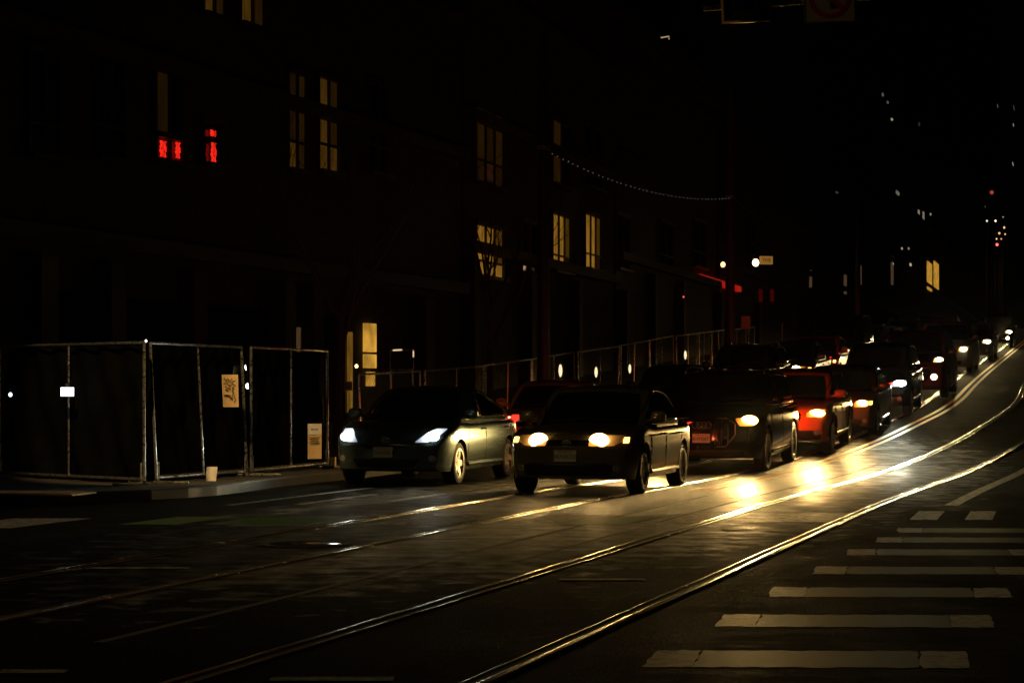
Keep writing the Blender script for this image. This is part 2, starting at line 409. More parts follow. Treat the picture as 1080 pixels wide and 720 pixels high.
def set_light(o, col, energy):
    o.data.color = col; o.data.energy = energy
def low_beam(parent, loc, col, energy, name='headlight_beam', pitch=0.0):
    """spot with the flat cut-off and wide spread of a dipped beam"""
    ld = bpy.data.lights.new(name, 'SPOT'); ld.spot_size = R(150); ld.spot_blend = .3; ld.shadow_soft_size = .05
    ld.color = col; ld.energy = energy; ld.use_nodes = True
    t = ld.node_tree; em = t.nodes['Emission']; L = t.links.new
    tc = t.nodes.new('ShaderNodeTexCoord'); sep = t.nodes.new('ShaderNodeSeparateXYZ'); L(tc.outputs['Normal'], sep.inputs[0])
    def mth(op, a, b=None, clamp=False):
        n = t.nodes.new('ShaderNodeMath'); n.operation = op; n.use_clamp = clamp
        for i, q in enumerate((a, b)):
            if q is None: continue
            if isinstance(q, (int, float)): n.inputs[i].default_value = q
            else: L(q, n.inputs[i])
        return n.outputs[0]
    # light looks along its local -Z; local Y is up, X sideways
    az = mth('ABSOLUTE', sep.outputs[2]); el = mth('DIVIDE', sep.outputs[1], mth('MAXIMUM', az, .05))   # tan of elevation
    lat = mth('DIVIDE', sep.outputs[0], mth('MAXIMUM', az, .05))
    lat = mth('ADD', mth('MAXIMUM', lat, 0.0), mth('MULTIPLY', mth('MINIMUM', lat, 0.0), 2.6))   # dipped beams reach less far towards oncoming traffic
    below = mth('DIVIDE', 1.0, mth('ADD', 1.0, mth('EXPONENT', mth('MULTIPLY', mth('ADD', el, .012), 160.0))))   # logistic cut-off
    fall = mth('EXPONENT', mth('MULTIPLY', mth('MINIMUM', el, 0.0), 6.0))
    side = mth('ADD', mth('MULTIPLY', mth('EXPONENT', mth('MULTIPLY', mth('MULTIPLY', lat, lat), -5.0)), 1.0), mth('MULTIPLY', mth('EXPONENT', mth('MULTIPLY', mth('MULTIPLY', lat, lat), -.6)), .02))
    pat = mth('MULTIPLY', mth('MULTIPLY', below, fall), side)
    L(mth('ADD', pat, mth('MULTIPLY', .06, mth('EXPONENT', mth('ADD', mth('MULTIPLY', mth('MULTIPLY', lat, lat), -2.5), mth('MULTIPLY', mth('MAXIMUM', el, 0.0), -11.0))))), em.inputs['Strength'])
    o = bpy.data.objects.new(name, ld); COL.objects.link(o); o.parent = parent; o.location = loc
    o.rotation_euler = (R(90) , 0, R(180))     # -Z -> local -Y of the car (forward), Y -> up
    return o

def hot(name, col, strength):
    """lamp optics: brightest at the filament (attribute 'glow'), dimmer and yellower towards the rim"""
    if name in MATS: return MATS[name]
    m = mat(name, (.25, .25, .25), .2, .3, emit=col, strength=1); t = m.node_tree; b = t.nodes['Principled BSDF']; at_ = t.nodes.new('ShaderNodeAttribute'); at_.attribute_name = 'glow'
    mu = t.nodes.new('ShaderNodeMath'); mu.operation = 'MULTIPLY'; mu.inputs[1].default_value = strength
    t.links.new(at_.outputs['Fac'], mu.inputs[0]); t.links.new(mu.outputs[0], b.inputs['Emission Strength']); return m
def glow(o, c, r0, lo):
    a = o.data.attributes.new('glow', 'FLOAT', 'POINT')
    for i, v in enumerate(o.data.vertices):
        d = math.hypot(v.co.x - c[0], v.co.z - c[1]); a.data[i].value = lo + math.exp(-(d / r0) ** 2)
WARM = (1.0, .62, .20); COOL = (1.0, .97, .66); MID = (1.0, .74, .30)
BEAM = 1.5
def lamp_mats(kind):
    if kind == 'warm': return hot('warm bulb', (1, .60, .20), 40), hot('warm reflector', (1, .36, .04), 2.6), WARM
    if kind == 'cool': return hot('cool bulb', (.90, .97, 1), 40), hot('cool reflector', (.8, .9, 1), 2.0), COOL
    if kind == 'amber': return hot('amber bulb', (1, .56, .14), 36), hot('amber reflector', (1, .32, .025), 4.0), WARM
    return hot('white bulb', (1, .80, .46), 40), hot('white reflector', (1, .55, .14), 2.4), MID

def make_wheel(root, x, y, r, w, side, spokes, rimcol, twin):
    t = MB(); wr = r * .70
    h = w / 2
    prof = [(wr, -h * .8), (wr + .02, -h * .95), (r * .88, -h), (r * .97, -h * .86), (r, -h * .6), (r, h * .6), (r * .97, h * .86), (r * .88, h), (wr + .02, h * .95), (wr, h * .8)]
    t.lathe(prof, axis='x', n=36, closed=True)
    o = t.build('wheel', M['rubber'], root, True, 40); o.location = (x, y, r)
    b = MB(); s = side
    b.lathe([(wr + .004, s * h * .86), (wr + .004, s * h * .98), (wr - .02, s * h * .98), (wr - .035, s * h * .72), (wr - .035, -s * h * .7)], axis='x', n=36)
    b.lathe([(.0001, s * h * .80), (.06, s * h * .80), (.075, s * h * .62), (.075, s * h * .3)], axis='x', n=16)
    for k in range(spokes):
        a = 2 * math.pi * k / spokes
        for d in ((-.11, .11) if twin else (0,)):
            c_, s_ = math.cos(a + d * .5), math.sin(a + d * .5); c2, s2 = math.cos(a + d * 1.5), math.sin(a + d * 1.5)
            wa, wb_ = (.028, .022) if twin else (.05, .04)
            p = [Vector((s * h * .74, .05 * c_, .05 * s_)), Vector((s * h * .86, (wr - .02) * c2, (wr - .02) * s2))]
            u0 = Vector((0, -s_, c_)) * wa; u1 = Vector((0, -s2, c2)) * wb_; dx = Vector((s * .03, 0, 0))
            vs = [p[0] - u0, p[0] + u0, p[1] + u1, p[1] - u1]; vs += [q - dx for q in vs]
            b.add(vs, [(0, 1, 2, 3), (4, 7, 6, 5), (0, 4, 5, 1), (1, 5, 6, 2), (2, 6, 7, 3), (3, 7, 4, 0)])
    b.build('rim', rimcol, o, True, 30)
    d = MB(); d.lathe([(.0001, s * h * .2), (wr - .04, s * h * .2)], axis='x', n=24); d.build('brake_disc', M['plastic'], o)

def make_car(label, lane, wheel_y, P, group=None, cat='car', name='parked_car', yaw=0.0, lat=0.0):
    """nose at local y=0, car runs back along +y; x to the right in the picture. wheel_y = picture row where the front wheels stand"""
    L, Wd, H = P['L'], P['W'], P['H']; hw = Wd / 2; wb = P['wb']; fo = P['fo']; r = P['r']
    belt = P['belt']; hf = P['hf']; cowl = P['cowl']; cy0 = P['cowl_y']; y_r0, y_r1 = P['roof0'], P['roof1']; yre = P['rear_y']; deck = P['deck']
    gcl = P.get('clear', .2)
    # place
    Yw = wheel_y or 30.0
    off = (-1.8 if lane == 'R' else -5.12 if lane == 'L' else -1.8) + lat
    t0 = th(Yw); X, Y = road(Yw, off)
    if isinstance(lane, tuple):      # (column, row) of the picture where the front wheel on the street side stands
        Yq = yrow(lane[1]); t0 = R(15.7); k_ = hw - .125
        X = (lane[0] - 540) * Yq / F - k_ * math.cos(t0); Y = Yq + k_ * math.sin(t0)
    if X < 0.45 * Y - 1 and Y < 90: t0 = R(15.7)
    X -= fo * math.sin(t0); Y -= fo * math.cos(t0)
    pitch = math.atan((zg(Y + (fo + wb) * math.cos(t0)) - zg(Y + fo * math.cos(t0))) / wb)
    zf = zg(Y + fo * math.cos(t0))
    root = thing(name, label, cat, (X, Y, zf - fo * math.sin(pitch)), (pitch, 0, -t0 + yaw), group)
    paint = P['paint']
    # ---- lower body
    ztop = sm([0, .05, .14, .35, cy0, cy0 + .35, yre, yre + .12, L - .16, L - .04, L],
              [hf - .16, hf - .07, hf, hf + (cowl - hf) * .35, cowl, belt, belt + .02, deck, deck - .02, deck - .1, deck - .22], k=3)
    zbot = sm([0, .12, .5, L - .5, L - .1, L], [gcl + .06, gcl + .01, gcl, gcl + .02, gcl + .08, gcl + .14], k=4)
    pf, pr = P.get('plan', .16), P.get('planr', .10)
    def half(y):
        q = 1.0
        if y < .9: q -= pf * (1 - y / .9) ** 2.4
        if y > L - .8: q -= pr * (1 - (L - y) / .8) ** 2.2
        return hw * q
    bow, bowr = P.get('bow', .2), .12
    def warp(x, y, z, h):
        dy = 0
        if y < 1.1:
            fl = (1 - y / 1.1) ** 2; dy += bow * (x / h) ** 2 * fl
            dy += (.10 * max(0, (z - .55)) + .22 * max(0, .36 - z)) * fl
        if y > L - 1.0:
            fl = (1 - (L - y) / 1.0) ** 2; dy -= bowr * (x / h) ** 2 * fl + (.18 * max(0, z - .7) + .3 * max(0, .45 - z)) * fl
        return Vector((x, y + dy, z))
    ra = r + P.get('arch', .055); axles = (fo, fo + wb)
    def arch(y):
        z = 0
        for a in axles:
            d = abs(y - a)
            if d < ra: z = max(z, r + math.sqrt(ra * ra - d * d))
        return z
    st = list(np.linspace(0, .2, 7)) + list(np.arange(.24, L - .22, .04)) + list(np.linspace(L - .2, L, 7))
    for a in axles: st += [a - ra + .0005, a - ra - .0005, a + ra - .0005, a + ra + .0005, a - ra * .97, a + ra * .97]
    st = sorted(st)
    NS = 12
    def kz(z):    # side bulge
        return float(np.interp(z, [.15, .28, .45, .66, .85, 1.2], [.935, .965, .99, 1.0, .985, .95]))
    rows = []
    for y in st:
        h = half(y); zt = ztop(y); zb = zbot(y); ar = arch(y); crown = .035
        zs = zt - crown - .05; win = h - .26
        zl = max(zb, ar)
        ln = [(0, zb), (win, zb), (win, max(zb, ar)), (h * kz(zl) - .03, zl)]
        for i in range(NS):
            z = zb + (zs - zb) * i / (NS - 1); z = max(z, zl) if z < zl else z
            z = min(z, max(zs, zl)); ln.append((h * kz(z) + (.006 * math.exp(-((z - belt * .86) / .03) ** 2)), z))
        xe = h * kz(zs)
        for a in (25, 50, 75): ln.append((xe - .075 * (1 - math.cos(R(a))), zs + .05 * math.sin(R(a))))
        xi = xe - .09
        for q in (1, .8, .6, .4, .2, 0): ln.append((xi * q, zt - crown + crown * (1 - q ** 2)))
        rows.append([warp(x, y, z, h) for x, z in ln])
    nr = len(rows[0]); V = []; idx = {}
    for i, ln in enumerate(rows):
        for j, p in enumerate(ln):
            idx[(i, j, 1)] = len(V); V.append(p)
            if j == 0 or j == nr - 1: idx[(i, j, -1)] = idx[(i, j, 1)]
            else: idx[(i, j, -1)] = len(V); V.append(Vector((-p.x, p.y, p.z)))
    Fc = []
    for i in range(len(rows) - 1):
        for j in range(nr - 1):
            for s in (1, -1):
                q = (idx[(i, j, s)], idx[(i + 1, j, s)], idx[(i + 1, j + 1, s)], idx[(i, j + 1, s)])
                q = q if s == 1 else q[::-1]
                q2 = []
                for k_ in q:
                    if k_ not in q2: q2.append(k_)
                if len(q2) > 2: Fc.append(tuple(q2))
    # closed nose and tail, each a grid across the car so that it can bow
    for i, y in ((0, 0.0), (len(rows) - 1, L)):
        js = list(range(3, nr)); K = 9; h = half(y); grid = {}
        for j in js:
            p0 = rows[i][j]
            for k in range(-K, K + 1):
                if abs(k) == K or j == nr - 1 and k == 0: grid[(j, k)] = idx[(i, j, 1 if k > 0 else -1)] if j < nr - 1 else idx[(i, j, 1)]
                else:
                    x = p0.x * k / K; w0 = [q for q in (rows[i][j],)][0]
                    z = w0.z; base = warp(x, y, z, h); grid[(j, k)] = len(V); V.append(base)
        for a, b in zip(js[:-1], js[1:]):
            for k in range(-K, K):
                q = [grid[(a, k)], grid[(a, k + 1)], grid[(b, k + 1)], grid[(b, k)]]
                q2 = []
                for k_ in q:
                    if k_ not in q2: q2.append(k_)
                if len(q2) > 2: Fc.append(tuple(q2))
    body = pyobj('body', V, Fc, paint, root, True, 42)
    bb = BVHTree.FromPolygons([v.co[:] for v in body.data.vertices], [p.vertices[:] for p in body.data.polygons])
    # ---- greenhouse
    wbelt = hw * .955 - .02; tum = P.get('tumble', .17); zb0 = belt - .05
    roofz = sm([cy0 - .05, cy0 + .03, y_r0, (y_r0 * .6 + y_r1 * .4), y_r1, yre - .03, yre + .06], [zb0 - .05, cowl - .03, H - .045, H, H - P.get('rdrop', .05), deck + .0, zb0 - .06], k=4)
    gs = list(np.arange(cy0 - .05, yre + .07, .05)); GV = []; GF = []; grows = []
    def gw(z): return wbelt - tum * (max(0, z - zb0) / (H - zb0)) ** 1.25
    def gplan(y):
        q = 1.0
        if y < cy0 + .9: q -= .10 * (1 - (y - cy0) / .9) ** 2
        if y > yre - .8: q -= .10 * (1 - max(0, (yre - y)) / .8) ** 2
        return q
    def gwarp(x, y, z):
        dy = 0
        if y < y_r0 + .3: dy += .20 * (x / wbelt) ** 2 * min(1, max(0, (y_r0 + .3 - y) / (y_r0 + .3 - cy0)))
        if y > y_r1 - .2: dy -= .14 * (x / wbelt) ** 2 * min(1, max(0, (y - y_r1 + .2) / max(.2, yre - y_r1 + .2)))
        return Vector((x, y + dy, z))
    for y in gs:
        zt = max(roofz(y), zb0 - .02); crown = .03; zs = max(zb0 - .03, zt - crown - .06); ln = []; g = gplan(y)
        for i in range(9):
            z = (zb0 - .03) + (zs - zb0 + .03) * i / 8; ln.append((gw(z) * g, z))
        xe = gw(zs) * g
        for a in (30, 60): ln.append((xe - .09 * (1 - math.cos(R(a))), zs + .06 * math.sin(R(a))))
        for q in (1, .8, .6, .4, .2, 0): ln.append(((xe - .1) * q, zt - crown + crown * (1 - q * q)))
        full = [gwarp(-x, y, z) for x, z in ln] + [gwarp(x, y, z) for x, z in ln[:-1][::-1]]
        grows.append(full)
    gn = len(grows[0])
    for ln in grows: GV += ln
    for i in range(len(grows) - 1):
        for j in range(gn - 1): GF.append((i * gn + j, i * gn + j + 1, (i + 1) * gn + j + 1, (i + 1) * gn + j))
    GF.append(tuple(range(gn))); GF.append(tuple((len(grows) - 1) * gn + j for j in range(gn - 1, -1, -1)))
    cabin = pyobj('cabin', GV, GF, P.get('roofmat', paint), root, True, 40)
    gb = BVHTree.FromPolygons([v.co[:] for v in cabin.data.vertices], [p.vertices[:] for p in cabin.data.polygons])

    def grid_patch(nm, pts, m, parent=root, tree=bb, d=Vector((0, 1, 0)), lift=.008, sink=.006):
        """pts: rows of points; each is thrown along d onto the shell and lifted off it, the rim sunk into it"""
        vs = []; nrw, nc = len(pts), len(pts[0])
        for i, rw in enumerate(pts):
            for j, p in enumerate(rw):
                h_ = tree.ray_cast(Vector(p) - d * 3, d)
                if h_[0] is None: loc, no = Vector(p), -d
                else: loc, no = h_[0], h_[1]
                if no.dot(d) > 0: no = -no
                e = i in (0, nrw - 1) or j in (0, nc - 1)
                vs.append(loc + no * (-sink if e else lift))
        fs = [(i * nc + j, i * nc + j + 1, (i + 1) * nc + j + 1, (i + 1) * nc + j) for i in range(nrw - 1) for j in range(nc - 1)]
        return pyobj(nm, vs, fs, m, parent, True, 60)
    def rows_patch(nm, rws, m, parent=root, nx_=8, nz=5, mirror=False, **k):
        """rws: (z, x0, x1) from bottom to top, in the front view"""
        zs_ = [q[0] for q in rws]; pts = []
        e = [0, .04] + list(np.linspace(.04, .96, nx_))[1:-1] + [.96, 1]
        for zf_ in [0, .05] + list(np.linspace(.05, .95, nz))[1:-1] + [.95, 1]:
            z = zs_[0] + (zs_[-1] - zs_[0]) * zf_
            a = np.interp(z, zs_, [q[1] for q in rws]); b = np.interp(z, zs_, [q[2] for q in rws])
            pts.append([((a + (b - a) * u) * (-1 if mirror else 1), 0, z) for u in e])
        return grid_patch(nm, pts, m, parent, **k)
    # ---- glass
    pts = []
    for v in [0, .03] + list(np.linspace(.03, .97, 9))[1:-1] + [.97, 1]:
        y = cy0 + .08 + (y_r0 - .1 - cy0 - .08) * v; z = roofz(y); xm = (gw(z) * gplan(y) - .06 - .045 * v)
        pts.append([(u * xm, y + .20 * (u * xm / wbelt) ** 2 * min(1, (y_r0 + .3 - y) / (y_r0 + .3 - cy0)), 0) for u in [-1, -.97] + list(np.linspace(-.97, .97, 13))[1:-1] + [.97, 1]])
    grid_patch('windscreen', pts, M['glass'], tree=gb, d=Vector((0, 0, -1)), lift=.006, sink=.004)
    pts = []
    for v in [0, .04] + list(np.linspace(.04, .96, 7))[1:-1] + [.96, 1]:
        y = y_r1 + .12 + (yre - .08 - y_r1 - .12) * v; z = roofz(y); xm = gw(z) * gplan(y) - .1
        pts.append([(u * xm, y - .14 * (u * xm / wbelt) ** 2, 0) for u in np.linspace(-1, 1, 11)])
    grid_patch('rear_window', pts, M['glass'], tree=gb, d=Vector((0, 0, -1)), lift=.005, sink=.004)
    y_b = P.get('bpillar', fo + wb * .52)
    y_a = cy0 + .38; y_c = P.get('cpillar', yre - .38)
    for s in (1, -1):
        for (a, b) in ((y_a, y_b - .035), (y_b + .035, y_c)):
            cols = []
            for y in [a, a + .015] + list(np.linspace(a + .015, b - .015, 10))[1:-1] + [b - .015, b]:
                top = min(H - .13, roofz(y) - .115); bot = belt + .035
                if top < bot + .02: top = bot + .02
                cols.append([(0, y, bot + (top - bot) * v) for v in (0, .04, .25, .5, .75, .96, 1)])
            grid_patch('side_window', cols, M['glass'], tree=gb, d=Vector((-s, 0, 0)), lift=.004, sink=.005)
        # bright or black trim line round the side glass
        ln = []
        for y in np.linspace(y_a - .05, y_c + .1, 16):
            top = max(belt + .05, min(H - .095, roofz(y) - .085)); h_ = gb.ray_cast(Vector((s * 3, y, top)), Vector((-s, 0, 0)))
            if h_[0] is not None: ln.append(h_[0] + h_[1] * .002)
        tr = MB(); tr.tube(ln, .011, 6)
        b_ = []
        for y in np.linspace(y_a - .05, y_c + .1, 8):
            h_ = gb.ray_cast(Vector((s * 3, y, belt + .012)), Vector((-s, 0, 0)))
            if h_[0] is not None: b_.append(h_[0] + h_[1] * .002)
        tr.tube(b_, .010, 6); tr.build('window_trim', M[P.get('trim', 'plastic')], root, True)
        # door seams, handles, sill
        sd = MB(); hd_y = []
        for yy in (fo + .42, y_b, min(y_c - .1, fo + wb - .12)):
            ln = []
            for z in np.linspace(.33, belt - .02, 9):
                yq = yy + (0 if yy < y_c - .3 else .22 * max(0, (.75 - z)) * -1)
                h_ = bb.ray_cast(Vector((s * 3, yq, z)), Vector((-s, 0, 0)))
                if h_[0] is not None: ln.append(h_[0] + h_[1] * -.0005)
            if len(ln) > 1: sd.tube(ln, .0045, 5)
        sd.build('door_seam', M['groove'], root)
        for yy in (y_b - .16, min(y_c - .2, fo + wb - .2)):
            h_ = bb.ray_cast(Vector((s * 3, yy, belt * .86)), Vector((-s, 0, 0)))
            if h_[0] is None: continue
            hb = MB(); q = h_[0] + Vector((s * .022, 0, 0))
            hb.tube([h_[0] + Vector((0, -.09, 0)), q + Vector((0, -.075, 0)), q + Vector((0, .06, 0)), h_[0] + Vector((0, .085, 0))], [.012, .014, .014, .012], 8)
            hb.build('door_handle', M[P.get('handle', 'plastic')] if P.get('handle') else paint, root, True)
        sl_ = MB(); ln = []
        for y in np.linspace(fo + ra + .04, fo + wb - ra - .04, 10):
            h_ = bb.ray_cast(Vector((s * 3, y, gcl + .09)), Vector((-s, 0, 0))); ln.append(h_[0] + Vector((s * .006, 0, 0)))
        sl_.tube(ln, .035, 8); sl_.build('sill', M['plastic'] if P.get('clad') else paint, root, True)
        # mirror
        h_ = gb.ray_cast(Vector((s * 3, y_a + .02, belt + .06)), Vector((-s, 0, 0))); p = h_[0] if h_[0] else Vector((s * (hw - .1), y_a, belt + .06))
        mm = MB(); n_ = 10; vs = []
        for i, (dx, sc_) in enumerate(((0, .45), (.02, .85), (.07, 1), (.14, .98), (.19, .8), (.21, .45))):
            for k in range(n_):
                a = 2 * math.pi * k / n_; vs.append(p + Vector((s * (.06 + dx), .0 + .055 * math.cos(a) * sc_, .05 + .085 * math.sin(a) * sc_)))
        fs = [(i * n_ + k, i * n_ + (k + 1) % n_, (i + 1) * n_ + (k + 1) % n_, (i + 1) * n_ + k) for i in range(5) for k in range(n_)]
        fs += [tuple(range(n_)), tuple(5 * n_ + k for k in range(n_))]
        mm.add(vs, fs); mm.tube([p - Vector((s * .03, 0, .02)), p + Vector((s * .1, 0, .02))], .025, 8)
        mo = mm.build('door_mirror', P.get('mirror', paint), root, True)
        gl_ = MB(); gl_.add([p + Vector((s * .075, .058, .0)), p + Vector((s * .25, .058, .0)), p + Vector((s * .25, .058, .11)), p + Vector((s * .075, .058, .11))], [(0, 1, 2, 3)])
        gl_.build('mirror_glass', M['chrome'], mo)
        if P.get('rails'):
            rl = MB(); ln = []
            for y in np.linspace(y_r0 + .15, y_r1 - .1, 9):
                x = gw(roofz(y) - .06) - .09; e_ = 0 if y in (y_r0 + .15,) else .055
                ln.append(Vector((s * x, y, roofz(y) + (-.02 if abs(y - y_r0 - .15) < .01 or abs(y - y_r1 + .1) < .01 else .045))))
            rl.tube(ln, .016, 7); rl.build('roof_rail', M[P['rails']], root, True)
        # wheel arch lip / cladding
        if P.get('clad'):
            for a in axles:
                cl = MB(); ln = []
                for k in range(19):
                    t_ = math.pi * k / 18; y = a + (ra + .02) * math.cos(t_); z = r + (ra + .02) * math.sin(t_)
                    if z < gcl + .05: continue
                    h_ = bb.ray_cast(Vector((s * 3, y, z)), Vector((-s, 0, 0)))
                    if h_[0] is not None and abs(h_[0].x) > hw * .75: ln.append(h_[0])
                if len(ln) > 3: cl.tube(ln, .032, 6); cl.build('arch_trim', M['plastic'], root, True)
        # tail lamp
        tl = P.get('tail', (.78, .98)); pts = []
        for z in np.linspace(tl[0], tl[1], 6):
            pts.append([(s * hw * (P.get('tailx', .60) + (.94 - P.get('tailx', .60)) * u), L, z) for u in np.linspace(0, 1, 6)])
        grid_patch('tail_lamp', pts, M['tail'], d=Vector((0, -1, 0)), lift=.008, sink=.006)
        sp = []
        for z in np.linspace(tl[0] + .02, tl[1], 5): sp.append([(0, L - .34 + .26 * u, z) for u in np.linspace(0, 1, 5)])
        grid_patch('tail_lamp', sp, M['tail'], d=Vector((-s, 0, 0)), lift=.006, sink=.006)
    for a in axles:
        for s in (1, -1):
            make_wheel(root, s * (hw - .125), a, r, .215, s, P.get('spokes', 5), M['alloy'], P.get('twin', True))
    # dark underside
    ub = MB(); ub.box((0, L / 2, gcl + .07), (Wd - .62, L - .5, .1)); ub.build('underbody', M['plastic'], root)
    # ---- front end
    bulb_m, refl_m, lcol = lamp_mats(P['lamp'])
    for s in (1, -1):
        hl = rows_patch('headlight', P['hl'], refl_m, mirror=(s < 0), lift=.012, nx_=16, nz=9); glow(hl, (s * P['bulb'][0], P['bulb'][1]), P.get('spread', .15), .015)
        bx_, bz_, bw, bh = P['bulb']; bw *= 1.25; bh *= 1.25
        h_ = bb.ray_cast(Vector((s * bx_, -3, bz_)), Vector((0, 1, 0))); c0 = h_[0]; no = h_[1] if h_[1].y < 0 else -h_[1]
        no = (no + Vector((0, -1.2, 0))).normalized(); ux = Vector((0, 0, 1)).cross(no).normalized(); uz = no.cross(ux); db = MB(); vs = []; fs = []
        for k, a in enumerate((0, 12, 25, 40, 55, 72, 88)):
            for q in range(24): vs.append(c0 + no * (.005 + .055 * math.sin(R(a))) + (ux * bw * math.cos(2 * math.pi * q / 24) + uz * bh * math.sin(2 * math.pi * q / 24)) * math.cos(R(a)))
        fs = [(k * 24 + q, k * 24 + (q + 1) % 24, (k + 1) * 24 + (q + 1) % 24, (k + 1) * 24 + q) for k in range(6) for q in range(24)] + [tuple(6 * 24 + q for q in range(24))]
        db.add(vs, fs); b_ = db.build('bulb', bulb_m, hl, True, 80); glow(b_, (c0.x, c0.z), max(bw, bh) * .72, .03)
        h_ = bb.ray_cast(Vector((s * bx_, -3, bz_)), Vector((0, 1, 0)))
        low_beam(root, (s * bx_, h_[0].y - .09, bz_), lcol, P.get('beam', 900) * BEAM)
        if P.get('marker'):
            x0, x1, z0, z1 = P['marker']; rows_patch('turn_signal', [(z0, x0, x1), (z1, x0, x1)], M['amber' if P.get('markcol') != 'w' else 'amber'], mirror=(s < 0), nx_=4, nz=4, lift=.012)
        if P.get('fog'):
            fx, fz, fr, fon = P['fog']; pts = []
            for q in (1, .8, .4, .02): pts.append([(s * (fx + fr * q * math.cos(2 * math.pi * k / 12)), 0, fz + fr * q * math.sin(2 * math.pi * k / 12)) for k in range(13)])
            fo_ = grid_patch('fog_lamp', pts, bulb_m if fon else M['lens'], lift=.012, sink=-.004); glow(fo_, (s * fx, fz), fr * .6, .02)
    for nm, rws, mm_ in P.get('front', []):
        rows_patch(nm, rws, M[mm_], nx_=14, nz=6, lift=.007)
    for nm, lns, rad, mm_ in P.get('bars', []):
        for ln in lns:
            mb = MB(); pts = []
            for (x, z) in ln:
                h_ = bb.ray_cast(Vector((x, -3, z)), Vector((0, 1, 0)))
                if h_[0] is not None: pts.append(h_[0] + Vector((0, -.016, 0)))
            if len(pts) > 1: mb.tube(pts, rad, 6); mb.build(nm, M[mm_], root, True)
    # emblem
    if P.get('emblem'):
        kind, ex, ez, er = P['emblem']; mb = MB()
        cs = [(0, 0)] if kind != 'rings' else [(-1.32 * er * 1.0 * (k - 1.5) * -1, 0) for k in range(4)]
        for dx, dz in cs:
            h_ = bb.ray_cast(Vector((ex + dx, -3, ez + dz)), Vector((0, 1, 0)))
            c0 = h_[0] + Vector((0, -.022, 0)); ax = (1.0, 1.0) if kind in ('rings', 'round') else (1.45, .95)
            mb.tube([c0 + Vector((er * ax[0] * math.cos(t_), 0, er * ax[1] * math.sin(t_))) for t_ in np.linspace(0, 2 * math.pi, 21)], er * .13, 6, False)
            if kind == 'oval':
                mb.tube([c0 + Vector((er * .5 * math.cos(t_), 0, er * .9 * math.sin(t_))) for t_ in np.linspace(0, 2 * math.pi, 17)], er * .1, 6, False)
                mb.tube([c0 + Vector((er * .95 * math.cos(t_), 0, er * .3 + er * .35 * math.sin(t_))) for t_ in np.linspace(0, 2 * math.pi, 17)], er * .1, 6, False)
        mb.build('emblem', M['alloy'], root, True)
    # plate
    pz = P.get('plate_z', .45)
    h_ = bb.ray_cast(Vector((0, -3, pz)), Vector((0, 1, 0))); y0 = h_[0].y - .03
    pl = MB(); pl.box((0, 0, 0), (.305, .008, .152)); po = pl.build('number_plate', M['plate'], root); po.location = (0, y0, pz)
    if P.get('plate'):
        text_obj('plate_text', P['plate'], .085, M['ink'], po, (0, -.006, -.012), (R(90), 0, 0), .001)
        text_obj('plate_text', 'WASHINGTON', .03, M['inkred'], po, (0, -.006, .054), (R(90), 0, 0), .001)
    # wipers
    wp = MB()
    for x0, x1, dy in ((-.55, .02, .03), (.05, .62, .03)):
        ln = []
        for u in np.linspace(0, 1, 7):
            x = x0 + (x1 - x0) * u; y = cy0 + .12 + .05 * u + .2 * (x / wbelt) ** 2 * .9
            h_ = gb.ray_cast(Vector((x, y, 3)), Vector((0, 0, -1)))
            if h_[0] is not None: ln.append(h_[0] + h_[1] * .016)
        if len(ln) > 2: wp.tube(ln, .009, 5)
    if wp.v: wp.build('wiper', M['plastic'], root)
    an = MB(); an.tube([(0, y_r1 - .05, roofz(y_r1 - .05) - .02), (0, y_r1 + .02, roofz(y_r1) + .05), (0, y_r1 + .09, roofz(y_r1) + .055)], [.03, .016, .004], 7); an.build('antenna', M['gloss'], root, True)
    # tail light glow on what stands behind
    for s in (1, -1):
        ld = bpy.data.lights.new('tail_glow', 'SPOT'); ld.spot_size = R(150); ld.spot_blend = .6; ld.color = (1, .12, .04); ld.energy = P.get('tail_e', 24); ld.shadow_soft_size = .06
        o = bpy.data.objects.new('tail_glow', ld); COL.objects.link(o); o.parent = root; o.location = (s * hw * .74, L + .03, sum(P.get('tail', (.78, .98))) / 2); o.rotation_euler = (R(90), 0, 0)
    return root
def paint(name, col, metal=.35, rough=.32):
    return noisy(mat(name, col, rough, metal, coat=.6), 90, .12, rough_amt=.015)

